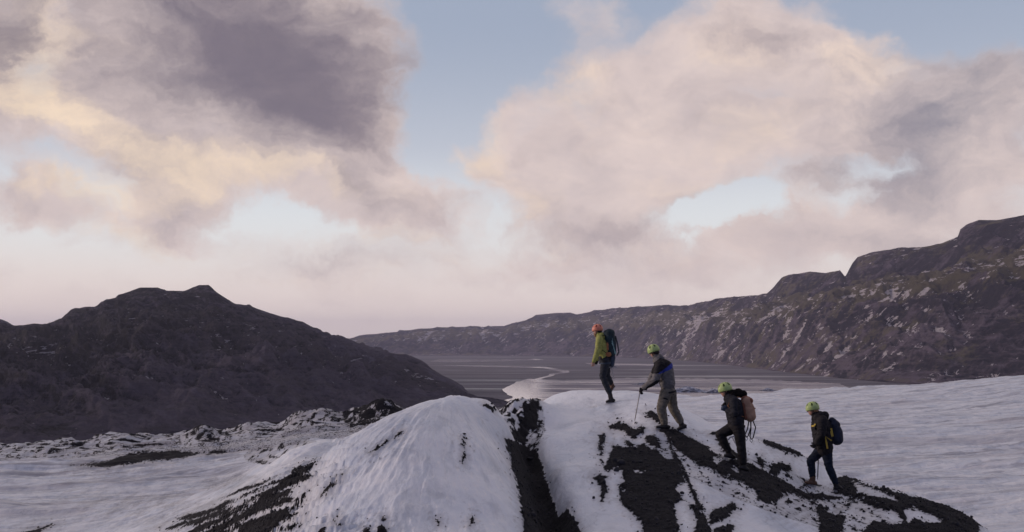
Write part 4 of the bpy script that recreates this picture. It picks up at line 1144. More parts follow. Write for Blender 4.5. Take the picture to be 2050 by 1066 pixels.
def helmet_mesh(c, f, u, origin, r=(0.128, 0.112, 0.118)):
    f = Vector(f).normalized(); u = (Vector(u) - f * Vector(u).dot(f)).normalized(); s_ = u.cross(f)
    M = Matrix((f, s_, u)).transposed()
    nu, nv = 36, 14
    bm = bmesh.new()
    def surf(off):
        rows = []
        for j in range(nv + 1):
            ph = math.pi / 2 * (1 - j / nv) - (0.34 * (j / nv) ** 2)
            row = []
            for i in range(nu):
                th = 2 * math.pi * i / nu
                cr = math.cos(ph) * (1 + 0.05 * (j == nv))
                x = cr * math.cos(th) * (r[0] + off); y = cr * math.sin(th) * (r[1] + off); z = math.sin(ph) * (r[2] + off)
                if j > nv - 4 and math.cos(th) > 0.5: x += 0.006 * (j - nv + 4) * (math.cos(th) - 0.5)   # small peak
                if j == nv: z += 0.018 * max(0, -math.cos(th) * 0.2) - 0.020 * max(0, -math.cos(th))
                rib = 0.0035 * math.cos(th * 10) * math.cos(ph) * (j < nv - 2)
                v = Vector((x, y, z)) * (1 + rib / 0.12)
                row.append(bm.verts.new(Vector(c) + M @ v - origin))
            rows.append(row)
        return rows
    A = surf(0.0); B = surf(-0.013)
    for j in range(nv):
        for i in range(nu):
            k = (i + 1) % nu
            fa = bm.faces.new((A[j][i], A[j + 1][i], A[j + 1][k], A[j][k]))
            th = (i + 0.5) / nu * 360
            ph_ = j / nv
            if ((j in (5, 6, 7, 8)) and (i % 6 in (1, 2))) or (j in (2, 3) and i % 9 in (4, 5)) : fa.material_index = 1
            bm.faces.new((B[j][i], B[j][k], B[j + 1][k], B[j + 1][i]))
    for i in range(nu):
        k = (i + 1) % nu
        bm.faces.new((A[nv][i], B[nv][i], B[nv][k], A[nv][k]))
    bmesh.ops.remove_doubles(bm, verts=bm.verts, dist=0.0004)
    bmesh.ops.recalc_face_normals(bm, faces=bm.faces)
    for fc in bm.faces: fc.smooth = True
    me = bpy.data.meshes.new('helmet'); bm.to_mesh(me); bm.free()
    return me


def tube(name, pts, r, mat, parent, origin, seg=8, kind=None, **kw):
    bm = bmesh.new()
    pts = [Vector(p) for p in pts]
    rings = []
    for i, p in enumerate(pts):
        d = (pts[min(i + 1, len(pts) - 1)] - pts[max(i - 1, 0)]).normalized()
        q = Vector((0, 0, 1)).rotation_difference(d)
        rr = r if not isinstance(r, (list, tuple)) else r[i]
        rings.append([bm.verts.new(p + q @ Vector((rr * math.cos(2 * math.pi * k / seg), rr * math.sin(2 * math.pi * k / seg), 0)) - origin) for k in range(seg)])
    for a, b in zip(rings[:-1], rings[1:]):
        for k in range(seg):
            bm.faces.new((a[k], a[(k + 1) % seg], b[(k + 1) % seg], b[k]))
    bm.faces.new(rings[0][::-1]); bm.faces.new(rings[-1])
    for f in bm.faces: f.smooth = True
    me = bpy.data.meshes.new(name); bm.to_mesh(me); bm.free()
    return link(name, me, mat, parent=parent, **kw)


def strap(name, pts, width, thick, mat, parent, origin, side=(0, 1, 0)):
    """flat webbing following pts; width lies along side"""
    bm = bmesh.new()
    pts = [Vector(p) for p in pts]
    rings = []
    for i, p in enumerate(pts):
        d = (pts[min(i + 1, len(pts) - 1)] - pts[max(i - 1, 0)]).normalized()
        s_ = Vector(side); s_ = (s_ - d * s_.dot(d)).normalized()
        n = d.cross(s_)
        rings.append([bm.verts.new(p + s_ * a * width / 2 + n * b * thick / 2 - origin) for a, b in ((-1, -1), (1, -1), (1, 1), (-1, 1))])
    for a, b in zip(rings[:-1], rings[1:]):
        for k in range(4):
            bm.faces.new((a[k], a[(k + 1) % 4], b[(k + 1) % 4], b[k]))
    bm.faces.new(rings[0][::-1]); bm.faces.new(rings[-1])
    bmesh.ops.recalc_face_normals(bm, faces=bm.faces)
    me = bpy.data.meshes.new(name); bm.to_mesh(me); bm.free()
    return link(name, me, mat, parent=parent)


def boot(parent, origin, ankle, heel, toe, mat, shaft_top, y):
    """heel and toe are points on the sole line"""
    ankle, heel, toe, shaft_top = map(Vector, (ankle, heel, toe, shaft_top))
    d = (toe - heel).normalized()
    up = Vector((0, 1, 0)).cross(d)
    if up.z < 0: up = -up
    P = []
    for o in (-0.020, 0.020):
        so = Vector((0, o, 0))
        P += [('c', heel + d * 0.035 + up * 0.055 + so, 0.036, heel + d * 0.14 + up * 0.052 + so, 0.036),
              ('c', heel + d * 0.14 + up * 0.055 + so, 0.036, toe - d * 0.035 + up * 0.042 + so * 0.9, 0.027),
              ('c', heel + d * 0.065 + up * 0.06 + so, 0.036, ankle + so * 0.5, 0.042)]
    P += [('c', ankle, 0.050, shaft_top, 0.060)]
    P += [('c', ankle + d * 0.02, 0.045, toe - d * 0.12 + up * 0.065, 0.034)]
    me = solid('boot', P, 0.009, 3, 0.003, 18, 5, origin)
    bo = link('boot', me, mat, parent=parent)
    S = []
    for o in (-0.024, 0.024):
        so = Vector((0, o, 0))
        S += [('c', heel + d * 0.03 + up * 0.018 + so, 0.017, toe - d * 0.025 + up * 0.018 + so * 0.8, 0.015)]
    S += [('b', (heel + toe) / 2 + up * 0.018, ((toe - heel).length / 2 - 0.03, 0.034, 0.014), Vector((1, 0, 0)).rotation_difference(d))]
    so_ = link('sole', solid('sole', S, 0.008, 2, 0, 1, 1, origin), MAT['sole'], parent=bo)
    # crampon points under the sole
    bm = bmesh.new()
    for o in (-0.036, 0.036):
        for f_ in (0.12, 0.30, 0.62, 0.80, 0.95):
            p = heel + (toe - heel) * f_ + Vector((0, o * (0.9 if f_ > .9 else 1), 0))
            q = Vector((0, 0, 1)).rotation_difference(-up)
            M = Matrix.Translation(p - up * 0.004 - origin) @ q.to_matrix().to_4x4()
            bmesh.ops.create_cone(bm, segments=5, radius1=0.007, radius2=0.001, depth=0.034, matrix=M, cap_ends=True)
        a = heel + d * 0.02 + Vector((0, o, 0)) + up * 0.010
        b = toe - d * 0.01 + Vector((0, o * .9, 0)) + up * 0.010
        M = Matrix.Translation((a + b) / 2 - origin) @ Vector((1, 0, 0)).rotation_difference(d).to_matrix().to_4x4() @ Matrix.Diagonal(((b - a).length, 0.006, 0.012, 1))
        bmesh.ops.create_cube(bm, size=1, matrix=M)
    me = bpy.data.meshes.new('crampon'); bm.to_mesh(me); bm.free()
    link('crampon', me, MAT['steel'], parent=bo)
    return bo


def person(D, J, cfg):
    """J: joints as photo pixels (px, py) with an offset in depth; cfg: clothes"""
    V = {k: W(v[0], v[1], D + (v[2] if len(v) > 2 else 0.0)) for k, v in J.items()}
    org = Vector((V['sole_n_heel'].x, D, min(V['sole_n_heel'].z, V['sole_f_heel'].z)))
    Yv = Vector((0, 1, 0))
    # ---- body: one continuous surface
    HP, eyes, hrot, hs, hu = head_parts(V['head'], cfg['face'], cfg['up'])
    chest, pel, neck = V['chest'], V['pelvis'], V['neck']
    P = list(HP)
    P += [('c', V['head'] - hu * 0.04 - Vector(cfg['face']).normalized() * 0.02, 0.050, neck, 0.058)]
    for s_ in (-1, 1):
        P += [('c', pel + Yv * 0.07 * s_, 0.095, chest + Yv * 0.08 * s_, 0.10),
              ('c', chest + Yv * 0.08 * s_, 0.09, neck + Yv * 0.04 * s_, 0.055)]
    HANDS = {}
    for sd_ in 'nf':
        sh, elb, wr = V['sh_' + sd_], V['el_' + sd_], V['wr_' + sd_]
        P += [('c', sh, 0.055, elb, 0.041), ('c', elb, 0.041, wr, 0.027), ('c', neck * .6 + sh * .4, .05, sh, 0.056)]
        hd = cfg['hand_' + sd_]
        hp = hand_parts(wr, hd['d'], hd['side'], hd['up'], hd.get('curl', 35), hd.get('k', 1.0))
        HANDS[sd_] = hd
        P += hp
        hip, kn, an = V['hip_' + sd_], V['kn_' + sd_], V['an_' + sd_]
        P += [('c', hip, 0.085, kn, 0.055), ('c', kn, 0.055, kn * .6 + an * .4, 0.055), ('c', kn * .6 + an * .4, 0.055, an, 0.036)]
        P += [('c', an, 0.036, V['sole_%s_heel' % sd_] * .45 + V['sole_%s_toe' % sd_] * .55 + Vector((0, 0, 0.045)), 0.024)]
    body = link('person', solid('person', P, 0.0075, 2, 0, 1, 1, org), MAT['skin'], label=cfg['label'], cat='person', group='roped walkers climbing the ice ridge')
    body.location = org
    for e in eyes:
        link('eye', solid('eye', [('e', e, (0.012, 0.012, 0.012), IDQ)], 0.004, 1, 0, 1, 1, org), MAT['eye'], parent=body)
    # hair
    fw = Vector(cfg['face']).normalized()
    hc = V['head']
    hp = [('e', hc + hu * 0.028 - fw * 0.010, (0.100, 0.083, 0.092), hrot), ('e', hc - fw * 0.050 - hu * 0.03, (0.055, 0.068, 0.060), hrot)]
    for sgn in (-1, 1):
        hp.append(('e', hc + hs * 0.066 * sgn - fw * 0.030 - hu * 0.012, (0.040, 0.020, 0.045), hrot))
    if cfg.get('beard'):
        link('beard', solid('beard', [('e', hc + fw * 0.066 - hu * 0.085, (0.035, 0.046, 0.040), hrot), ('e', hc + fw * 0.055 - hu * 0.12, (0.028, 0.03, 0.04), hrot)], 0.009, 1, 0.004, 40, 3, org), MAT['blond'], parent=body)
    link('hair', solid('hair', hp, 0.009, 2, 0.003, 40, 2, org), MAT[cfg['hair']], parent=body)
    if cfg.get('band'):
        bp_ = [('e', hc + hu * 0.020 - fw * 0.004, (0.104, 0.087, 0.050), hrot)]
        link('headband', solid('headband', bp_, 0.009, 2, 0.002, 30, 2, org), MAT[cfg['band']], parent=body)
    # helmet
    hm = link('helmet', helmet_mesh(hc + hu * 0.036 - fw * 0.004, cfg.get('hface', cfg['face']), cfg['up'], org), [MAT[cfg['helmet']], MAT[cfg['vent']]], parent=body)
    for sgn in (-1, 1):
        tube('chin_strap', [hc + hu * 0.03 + hs * 0.100 * sgn, hc - hu * 0.02 + hs * 0.090 * sgn + fw * .01, hc - hu * 0.075 + hs * 0.055 * sgn + fw * 0.03, hc - hu * 0.112 + fw * 0.05], 0.006, MAT['black'], hm, org, 6)
    # trousers
    tr = cfg['tr']
    T = []
    for s_ in (-1, 1):
        T += [('c', pel + Yv * 0.075 * s_, 0.125, pel + (chest - pel) * 0.35 + Yv * 0.07 * s_, 0.115)]
    for sd_ in 'nf':
        hip, kn, an = V['hip_' + sd_], V['kn_' + sd_], V['an_' + sd_]
        k = cfg.get('baggy', 1.0)
        cf = an + (kn - an) * 0.16
        T += [('c', hip, 0.108 * (k * .5 + .5), kn, 0.074 * k), ('c', kn, 0.076 * k, kn * .62 + an * .38, 0.070 * k), ('c', kn * .62 + an * .38, 0.070 * k, cf, 0.056 * k)]
    me = solid('trousers', T, 0.011, 4, 0.015 * cfg.get('wr', 1), 7, 21, org)
    tro = link('trousers', me, MAT[tr], parent=body)
    # jacket
    K = []
    th = cfg.get('bulk', 1.0)
    hem = V['hem']
    for s_ in (-1, 1):
        K += [('c', hem + Yv * 0.085 * s_, 0.125 * th, chest + Yv * 0.085 * s_, 0.142 * th),
              ('c', chest + Yv * 0.085 * s_, 0.138 * th, neck + Yv * 0.07 * s_ - Vector((0, 0, 0.04)), 0.085)]
    K += [('c', neck, 0.075, neck + (V['head'] - neck) * 0.42, 0.070)]
    for sd_ in 'nf':
        sh, elb, wr = V['sh_' + sd_], V['el_' + sd_], V['wr_' + sd_]
        b = cfg.get('sleeve', 1.0)
        K += [('c', sh, 0.082 * b, elb, 0.066 * b), ('c', elb, 0.066 * b, wr + (elb - wr) * 0.06, 0.044 * b), ('c', neck * .5 + sh * .5, 0.08, sh, 0.082 * b)]
    me = solid('jacket', K, 0.011, 4, 0.017 * cfg.get('wr', 1), 7, 31, org)
    jm = cfg['jacket']
    jk = link('jacket', me, [MAT[m_] for m_ in jm], parent=body)
    if cfg.get('zones'):
        cen = np.empty(len(me.polygons) * 3, np.float32); me.polygons.foreach_get('center', cen)
        cen = cen.reshape(-1, 3) + np.array(org)
        px = 1025 + cen[:, 0] / cen[:, 1] * F; py = HY - cen[:, 2] / cen[:, 1] * F
        mi = np.zeros(len(px), np.int32)
        for idx, poly in cfg['zones']:
            mi[poly_sd(px, py, poly) > 0] = idx
        me.polygons.foreach_set('material_index', mi); me.update()
    if cfg.get('hood'):
        hp = []
        for (px_, py_, r_) in cfg['hood']:
            for s_ in (-0.055, 0.055):
                c_ = W(px_, py_, D + s_); hp.append(('e', c_, (r_, r_, r_), IDQ))
        link('hood', solid('hood', hp, 0.011, 3, 0.008, 12, 41, org), MAT[cfg.get('hoodmat', jm[0])], parent=jk)
    # gloves
    for sd_ in 'nf':
        hd = HANDS[sd_]
        if hd.get('glove'):
            gp = hand_parts(V['wr_' + sd_], hd['d'], hd['side'], hd['up'], hd.get('curl', 35), hd.get('k', 1.0), 0.0045)
            gp.append(('c', V['wr_' + sd_], 0.036, V['wr_' + sd_] + (V['el_' + sd_] - V['wr_' + sd_]) * 0.12, 0.040))
            link('glove', solid('glove', gp, 0.0075, 1, 0, 1, 1, org), MAT[hd['glove']], parent=body)
    # boots
    for sd_ in 'nf':
        y = V['an_' + sd_].y
        he, to = V['sole_%s_heel' % sd_], V['sole_%s_toe' % sd_]
        he.y = to.y = y
        boot(body, org, V['an_' + sd_], he, to, MAT[cfg['boot_' + sd_] if 'boot_' + sd_ in cfg else 'boot'], V['an_' + sd_] + (V['kn_' + sd_] - V['an_' + sd_]) * 0.22, y)
    # harness
    hz_ = []
    def ring(name, c, rx, ry, tilt, mat, w=0.035):
        pts = []
        for i in range(25):
            a = 2 * math.pi * i / 24
            pts.append(c + Vector((rx * math.cos(a) * math.cos(tilt), ry * math.sin(a), rx * math.cos(a) * math.sin(tilt))))
        bm = bmesh.new(); rg = []
        nrm = Vector((-math.sin(tilt), 0, math.cos(tilt)))
        for p in pts[:-1]:
            o_ = (p - c).normalized()
            rg.append([bm.verts.new(p + nrm * a * w / 2 + o_ * b * 0.004 - org) for a, b in ((-1, -1), (-1, 1), (1, 1), (1, -1))])
        for i in range(24):
            a, b = rg[i], rg[(i + 1) % 24]
            for k in range(4): bm.faces.new((a[k], a[(k + 1) % 4], b[(k + 1) % 4], b[k]))
        bmesh.ops.recalc_face_normals(bm, faces=bm.faces)
        me = bpy.data.meshes.new(name); bm.to_mesh(me); bm.free()
        return link(name, me, MAT[mat], parent=body)
    if cfg.get('harness'):
        ha = ring('harness_belt', V['belt'], 0.145, 0.225, cfg.get('belt_tilt', 0.0), cfg['harness'])
        for sd_ in 'nf':
            hip, kn = V['hip_' + sd_], V['kn_' + sd_]
            c_ = hip + (kn - hip) * 0.34
            dd = (kn - hip).normalized()
            ring('leg_loop', c_, 0.094 * (cfg.get('baggy', 1) * .5 + .5), 0.100 * (cfg.get('baggy', 1) * .5 + .5), math.atan2(-dd.x, -dd.z) * -1, cfg['harness'], 0.03)
    return body, V, org


def pack(name, label, outline, D, mats, half_w, parent_note='backpack', lid=None, group='packs on the walkers\' backs'):
    """outline: list of (px, py, radius in metres) spheres filling the bag"""
    vs = [W(p[0], p[1], D) for p in outline]
    org = Vector((vs[0].x, D, min(v.z for v in vs)))
    P = []
    for (px, py, r), (qx, qy_, r2) in zip(outline[:-1], outline[1:]):
        for s_ in (-1, 0, 1):
            P.append(('c', W(px, py, D + s_ * (half_w - r * .75)), r, W(qx, qy_, D + s_ * (half_w - r2 * .75)), r2))
    root = link('backpack', None, None, label=label, cat='backpack', group=group)
    root.location = org
    bag = link('main_bag', solid('main_bag', P, 0.012, 3, 0.008, 10, 51, org), mats[0], parent=root)
    if lid:
        L = []
        for (px, py, r), (qx, qy_, r2) in zip(lid[:-1], lid[1:]):
            for s_ in (-1, 1):
                L.append(('c', W(px, py, D + s_ * (half_w - r)), r, W(qx, qy_, D + s_ * (half_w - r2)), r2))
        link('lid', solid('lid', L, 0.011, 3, 0.006, 12, 53, org), mats[1], parent=root)
    return root, org, bag


def axe(label, top, tip, org_label='ice_axe', headlen=0.24, mat='steel', headdir=(-1, 0, -0.25)):
    top = Vector(top); tip = Vector(tip)
    org = tip.copy()
    root = link('ice_axe', None, None, label=label, cat='ice axe')
    root.location = org
    tube('shaft', [top, top * .5 + tip * .5, tip + (top - tip).normalized() * .06], 0.012, MAT[mat], root, org, 10)
    tube('spike', [tip + (top - tip).normalized() * .06, tip], [0.011, 0.003], MAT['steel'], root, org, 8)
    h = Vector(headdir).normalized()
    strap('head', [top - h * headlen * .38, top, top + h * headlen * .35, top + h * headlen * .62 + Vector((0, 0, -0.04))], 0.012, 0.026, MAT['steel'], root, org)
    return root


c1p = lambda x, y: (1160 + x / 5.33, 630 + y / 5.33)
c2p = lambda x, y: (1250 + x / 5.33, 680 + y / 5.33)
c3p = lambda x, y: (1410 + x / 5.077, 750 + y / 5.077)
c4p = lambda x, y: (1590 + x / 5.077, 790 + y / 5.077)

# ---------------------------------------------------------------- first walker
D1_ = 24.0
J = dict(head=(*c1p(193, 170),), neck=(*c1p(218, 232),), chest=(*c1p(232, 320),), pelvis=(*c1p(272, 500),), hem=(*c1p(262, 440),), belt=(*c1p(272, 520),),
         sh_n=(*c1p(220, 268), -.17), el_n=(*c1p(192, 408), -.25), wr_n=(*c1p(152, 500), -.24),
         sh_f=(*c1p(232, 268), .17), el_f=(*c1p(222, 400), .24), wr_f=(*c1p(195, 480), .20),
         hip_n=(*c1p(280, 505), -.09), kn_n=(*c1p(248, 662), -.10), an_n=(*c1p(333, 868), -.09),
         hip_f=(*c1p(285, 505), .09), kn_f=(*c1p(292, 655), .10), an_f=(*c1p(345, 745), .16),
         sole_n_heel=(*c1p(385, 938), -.09), sole_n_toe=(*c1p(278, 950), -.09),
         sole_f_heel=(*c1p(388, 760), .16), sole_f_toe=(*c1p(338, 838), .16))
b1_, V1, o1 = person(D1_, J, dict(
    label='leading walker in lime green jacket and orange helmet standing on the ice crest', face=(-1, 0.15, -0.1), up=(0, 0, 1), hair='hair', beard=True,
    helmet='horange', vent='ventr', tr='slate', jacket=['lime'], hood=[(*c1p(238, 225), .075), (*c1p(255, 240), .07)], hoodmat='lime',
    harness='hblue', belt_tilt=0.05, boot_f='bootr', bulk=0.93,
    hand_n=dict(d=(-0.15, 0, -1), side=(-1, 0, 0), up=(0, -1, 0), curl=45), hand_f=dict(d=(-0.5, 0, -1), side=(-1, 0, 0), up=(0, 1, 0), curl=40, glove='black')))
pk, po, bag = pack('backpack', 'large dark teal rucksack with mint trim on the green jacketed walker', [(*c1p(318, 205), .115), (*c1p(330, 300), .135), (*c1p(338, 400), .12)], D1_ + .02, [MAT['teal'], MAT['teal']], 0.19,
                   lid=[(*c1p(298, 205), .10), (*c1p(335, 200), .095)])
for s_ in (-1, 1):
    yy = D1_ + .02 + s_ * .205
    strap('side_trim', [W(*c1p(345, 250), yy), W(*c1p(352, 310), yy - s_ * -.012), W(*c1p(368, 370), yy), W(*c1p(388, 425), yy - s_ * .02)], 0.035, 0.012, MAT['mint'], pk, po, side=(1, 0, 0))
    strap('side_strap', [W(*c1p(300, 300), yy), W(*c1p(300, 350), yy), W(*c1p(300, 380), yy)], 0.05, 0.01, MAT['rust'], pk, po, side=(1, 0, 0))
    strap('shoulder_strap', [W(*c1p(300, 215), D1_ + s_ * .12), W(*c1p(245, 228), D1_ + s_ * .13), W(*c1p(205, 290), D1_ + s_ * .14), W(*c1p(215, 360), D1_ + s_ * .18), W(*c1p(285, 410), D1_ + s_ * .2)], 0.05, 0.014, MAT['black'], pk, po)
    strap('hip_belt', [W(*c1p(345, 440), D1_ + s_ * .17), W(*c1p(290, 455), D1_ + s_ * .20), W(*c1p(230, 470), D1_ + s_ * .16), W(*c1p(215, 470), D1_ + s_ * .03)], 0.055, 0.02, MAT['black'], pk, po, side=(0, 0, 1))
strap('rear_webbing', [W(*c1p(385, 230), D1_ + .02), W(*c1p(408, 320), D1_ + .02), W(*c1p(420, 400), D1_ + .02), W(*c1p(400, 440), D1_ + .02)], 0.20, 0.012, MAT['hblue'], pk, po)
link('lower_pocket', solid('lower_pocket', [('c', W(*c1p(350, 460), D1_ + .02), .075, W(*c1p(345, 545), D1_ + .02), .055), ('c', W(*c1p(350, 460), D1_ - .06), .07, W(*c1p(345, 530), D1_ - .05), .05)], 0.012, 3, .008, 12, 4, po), MAT['hblue'], parent=pk)
link('gear_pouch', solid('gear_pouch', [('e', W(*c1p(308, 425), D1_ - .19), (.07, .04, .055), IDQ)], 0.011, 2, .01, 16, 4, po), MAT['rust'], parent=pk)
axe('ice axe hanging behind the green jacketed walker below the rucksack', W(*c1p(345, 560), D1_ - .02), W(*c1p(371, 712), D1_ + .0), headlen=.2, headdir=(1, 0, 0.1))

# ---------------------------------------------------------------- second walker
D2_ = 20.5
J = dict(head=(*c2p(315, 128),), neck=(*c2p(355, 210),), chest=(*c2p(425, 300),), pelvis=(*c2p(470, 560),), hem=(*c2p(460, 475),), belt=(*c2p(475, 560),),
         sh_n=(*c2p(385, 275), -.18), el_n=(*c2p(330, 435), -.26), wr_n=(*c2p(200, 520), -.12),
         sh_f=(*c2p(375, 270), .18), el_f=(*c2p(300, 400), .24), wr_f=(*c2p(262, 480), .12),
         hip_n=(*c2p(445, 575), -.10), kn_n=(*c2p(392, 730), -.11), an_n=(*c2p(432, 912), -.10),
         hip_f=(*c2p(490, 575), .09), kn_f=(*c2p(520, 735), .11), an_f=(*c2p(610, 895), .12),
         sole_n_heel=(*c2p(488, 962), -.10), sole_n_toe=(*c2p(330, 955), -.10),
         sole_f_heel=(*c2p(675, 940), .12), sole_f_toe=(*c2p(560, 990), .12))
b2_, V2, o2 = person(D2_, J, dict(
    label='walker in grey, black and blue jacket and khaki trousers leaning on a pole', face=(-0.8, 0.5, -0.35), up=(-0.25, 0, 1), hair='hair',
    helmet='hgreen', vent='vent', tr='khaki', baggy=1.22, jacket=['grey', 'black', 'blue'], bulk=1.12, sleeve=1.12,
    zones=[(1, [c2p(*p) for p in [(240, 350), (300, 260), (385, 195), (450, 190), (530, 245), (460, 300), (370, 362), (300, 365), (270, 340)]]),
           (2, [c2p(*p) for p in [(362, 365), (450, 300), (515, 240), (545, 262), (500, 315), (400, 362)]]),
           (1, [c2p(*p) for p in [(200, 560), (240, 505), (330, 440), (420, 425), (400, 450), (330, 500)]]),
           (1, [c2p(*p) for p in [(545, 310), (590, 310), (600, 400), (560, 390)]])],
    harness='black', boot_n='boot', belt_tilt=0.2,
    hood=[(*c2p(378, 190), .06), (*c2p(400, 205), .055)], hoodmat='grey',
    hand_n=dict(d=(-0.6, 0, -0.8), side=(-1, 0, 0.3), up=(-.8, 0, .6), curl=55, glove='black'), hand_f=dict(d=(-0.8, 0, -0.6), side=(0, -1, 0), up=(-.6, 0, .8), curl=50, glove='black')))
root = link('trekking_pole', None, None, label='grey pole planted in the ice under the glove of the grey jacketed walker', cat='trekking pole')
tp = W(*c2p(168, 545), D2_ - .12); bt = W(*c2p(110, 868), D2_ - .15); root.location = bt
tube('shaft', [tp, tp * .5 + bt * .5, bt + (tp - bt) * .04], [.012, .011, .009], MAT['bone'], root, bt, 10)
tube('tip', [bt + (tp - bt) * .04, bt - (tp - bt) * .02], [.008, .003], MAT['steel'], root, bt, 8)
tube('grip', [tp + (tp - bt).normalized() * .06, tp - (tp - bt).normalized() * .04], [.020, .016], MAT['black'], root, bt, 10)
tube('wrist_loop', [tp + Vector((0.01, 0, 0.05)), tp + Vector((0.06, 0, 0.03)), tp + Vector((0.055, 0, -0.02)), tp + Vector((0.02, 0, -.03))], 0.005, MAT['black'], root, bt, 6)

# ---------------------------------------------------------------- third walker
D3_ = 18.5
J = dict(head=(*c3p(215, 162),), neck=(*c3p(255, 225),), chest=(*c3p(300, 320),), pelvis=(*c3p(325, 520),), hem=(*c3p(320, 480),), belt=(*c3p(330, 525),),
         sh_n=(*c3p(305, 278), -.18), el_n=(*c3p(308, 400), -.26), wr_n=(*c3p(232, 368), -.12),
         sh_f=(*c3p(290, 272), .17), el_f=(*c3p(262, 400), .22), wr_f=(*c3p(218, 340), .08),
         hip_n=(*c3p(345, 540), -.10), kn_n=(*c3p(372, 715), -.11), an_n=(*c3p(400, 925), -.12),
         hip_f=(*c3p(295, 540), .09), kn_f=(*c3p(160, 610), .13), an_f=(*c3p(258, 800), .12),
         sole_n_heel=(*c3p(445, 1000), -.12), sole_n_toe=(*c3p(330, 965), -.12),
         sole_f_heel=(*c3p(310, 870), .12), sole_f_toe=(*c3p(190, 842), .12))
b3_, V3, o3 = person(D3_, J, dict(
    label='walker in dark navy jacket with furry hood and tan rucksack stepping up', face=(-1, 0.1, -0.28), up=(-0.2, 0, 1), hair='hair',
    helmet='hgreen', vent='vent', tr='black', baggy=1.08, jacket=['navyj'], bulk=1.02, harness='black',
    hood=[(*c3p(290, 195), .075), (*c3p(345, 190), .085), (*c3p(395, 200), .07)], hoodmat='fur',
    hand_n=dict(d=(-0.9, 0.1, 0.5), side=(0, 0, 1), up=(0, -1, 0), curl=60, glove='hblue'), hand_f=dict(d=(-0.6, -.3, 0.7), side=(0, 0, 1), up=(0, 1, 0), curl=60, glove='black')))
pk, po, bag = pack('backpack', 'tan and brown rucksack on the back of the walker with the furry hood', [(*c3p(425, 268), .085), (*c3p(445, 350), .115), (*c3p(468, 425), .10)], D3_, [MAT['tan'], MAT['tand']], 0.17,
                   lid=[(*c3p(415, 255), .075), (*c3p(462, 268), .06)])
link('back_panel', solid('back_panel', [('c', W(*c3p(400, 300), D3_ - .08), .05, W(*c3p(425, 440), D3_ - .08), .05), ('c', W(*c3p(400, 300), D3_ + .08), .05, W(*c3p(425, 440), D3_ + .08), .05), ('c', W(*c3p(400, 300), D3_ - .15), .03, W(*c3p(425, 440), D3_ - .14), .03)], 0.012, 3, .006, 12, 8, po), MAT['tand'], parent=pk)
for s_ in (-1, 1):
    strap('shoulder_strap', [W(*c3p(400, 250), D3_ + s_ * .11), W(*c3p(345, 228), D3_ + s_ * .13), W(*c3p(262, 250), D3_ + s_ * .14), W(*c3p(240, 320), D3_ + s_ * .15), W(*c3p(300, 400), D3_ + s_ * .19), W(*c3p(400, 430), D3_ + s_ * .17)], 0.045, 0.012, MAT['rust' if s_ < 0 else 'tand'], pk, po)
    strap('compression_strap', [W(*c3p(420, 330), D3_ + s_ * .165), W(*c3p(480, 340), D3_ + s_ * .16), W(*c3p(520, 345), D3_ + s_ * .08)], 0.02, 0.01, MAT['tand'], pk, po, side=(0, 0, 1))
for q, (a, b_) in enumerate((((470, 470), (430, 640)), ((490, 460), (480, 660)))):
    aa = W(*c3p(*a), D3_ - .05 + .06 * q); bb = W(*c3p(*b_), D3_ - .05 + .06 * q)
    r_ = link('climbing_sling', None, None, label=['dark sling curving down below the tan rucksack, the one nearer the walker', 'dark sling hanging straight down from the outer edge of the tan rucksack'][q], cat='sling', group='slings under the tan rucksack')
    r_.location = bb
    tube('loop', [aa, aa * .6 + bb * .4 + Vector((.035 + .03 * q, 0, 0)), bb + Vector((.03, 0, .03)), bb, bb + Vector((-.03, 0, .05)), aa * .5 + bb * .5 + Vector((-.02, 0, 0)), aa + Vector((-.03, 0, 0))], 0.011, MAT['black'], r_, bb, 8)
    tube('carabiner', [bb + Vector((-.02, 0, .03)), bb + Vector((-.03, 0, -.02)), bb + Vector((0, 0, -.06)), bb + Vector((.02, 0, -.02)), bb + Vector((.01, 0, .02))], 0.007, MAT['steel'], r_, bb, 6)
axe('pale shafted ice axe hanging beside the legs of the furry hooded walker', W(*c3p(283, 635), D3_ - .22), W(*c3p(325, 722), D3_ - .24), mat='bone', headlen=.12)

# ---------------------------------------------------------------- fourth walker
D4_ = 19.5
J = dict(head=(*c4p(188, 152),), neck=(*c4p(235, 220),), chest=(*c4p(275, 320),), pelvis=(*c4p(300, 545),), hem=(*c4p(298, 545),), belt=(*c4p(300, 530),),
         sh_n=(*c4p(285, 268), -.17), el_n=(*c4p(275, 410), -.25), wr_n=(*c4p(232, 500), -.20),
         sh_f=(*c4p(262, 265), .17), el_f=(*c4p(238, 430), .26), wr_f=(*c4p(248, 600), .24),
         hip_n=(*c4p(325, 560), -.09), kn_n=(*c4p(352, 735), -.10), an_n=(*c4p(432, 925), -.10),
         hip_f=(*c4p(275, 560), .09), kn_f=(*c4p(168, 675), .11), an_f=(*c4p(190, 862), .11),
         sole_n_heel=(*c4p(492, 985), -.10), sole_n_toe=(*c4p(392, 975), -.10),
         sole_f_heel=(*c4p(228, 928), .11), sole_f_toe=(*c4p(95, 920), .11))
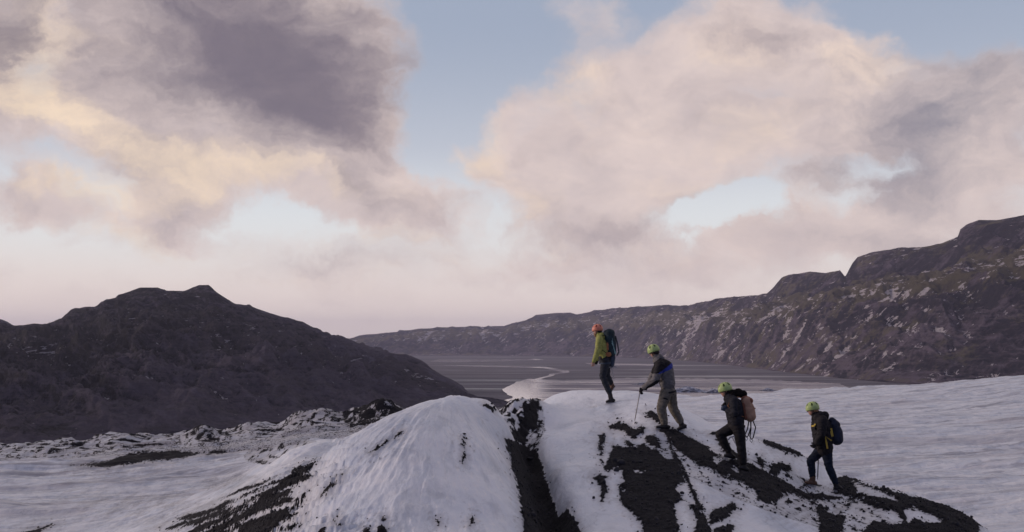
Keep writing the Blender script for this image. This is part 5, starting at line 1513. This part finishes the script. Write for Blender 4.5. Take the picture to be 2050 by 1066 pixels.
b4_, V4, o4 = person(D4_, J, dict(
    label='last walker in black padded coat and navy jeans with yellow headband under green helmet', face=(-1, 0.1, -0.2), up=(-0.15, 0, 1), hair='blond', band='yellow',
    helmet='hgreen', vent='vent', tr='denim', baggy=0.92, jacket=['black'], bulk=1.14, sleeve=1.15, wr=1.2,
    hood=[(*c4p(262, 215), .085), (*c4p(310, 215), .08)], hoodmat='black', boot_f='bootr',
    hand_n=dict(d=(-0.8, 0.1, -0.6), side=(-1, 0, 0.4), up=(0, -1, 0), curl=50, glove='black'), hand_f=dict(d=(-0.1, 0, -1), side=(-1, 0, 0), up=(0, 1, 0), curl=70)))
pk, po, bag = pack('backpack', 'navy rucksack on the back of the walker in the black padded coat', [(*c4p(400, 300), .09), (*c4p(425, 390), .125), (*c4p(435, 455), .115)], D4_, [MAT['navyp'], MAT['navyp']], 0.17,
                   lid=[(*c4p(385, 265), .06), (*c4p(430, 310), .07)])
for s_ in (-1, 1):
    strap('shoulder_strap', [W(*c4p(370, 250), D4_ + s_ * .11), W(*c4p(300, 238), D4_ + s_ * .13), W(*c4p(225, 280), D4_ + s_ * .14), W(*c4p(205, 350), D4_ + s_ * .15), W(*c4p(270, 420), D4_ + s_ * .20), W(*c4p(370, 460), D4_ + s_ * .17)], 0.045, 0.012, MAT['black'], pk, po)
strap('side_loop', [W(*c4p(372, 345), D4_ - .205), W(*c4p(380, 385), D4_ - .21), W(*c4p(388, 428), D4_ - .20)], 0.045, 0.012, MAT['yellow'], pk, po, side=(1, 0, 0))
strap('chest_strap', [W(*c4p(176, 322), D4_ - .10), W(*c4p(200, 320), D4_ - .17), W(*c4p(216, 300), D4_ - .2)], 0.03, 0.012, MAT['yellow'], pk, po, side=(0, 0, 1))
r_ = link('climbing_sling', None, None, label='yellow sling draped at the hip of the walker in the black coat', cat='sling')
r_.location = W(*c4p(340, 552), D4_ - .29)
strap('webbing', [W(*c4p(378, 470), D4_ - .27), W(*c4p(315, 425), D4_ - .31), W(*c4p(328, 490), D4_ - .30), W(*c4p(340, 552), D4_ - .27)], 0.028, 0.012, MAT['yellow'], r_, r_.location.copy(), side=(1, 0, 0))
axe('steel shafted ice axe planted as a stick between the legs of the last walker', W(*c4p(246, 640), D4_ + .22), W(*c4p(237, 868), D4_ + .20), headlen=.2)
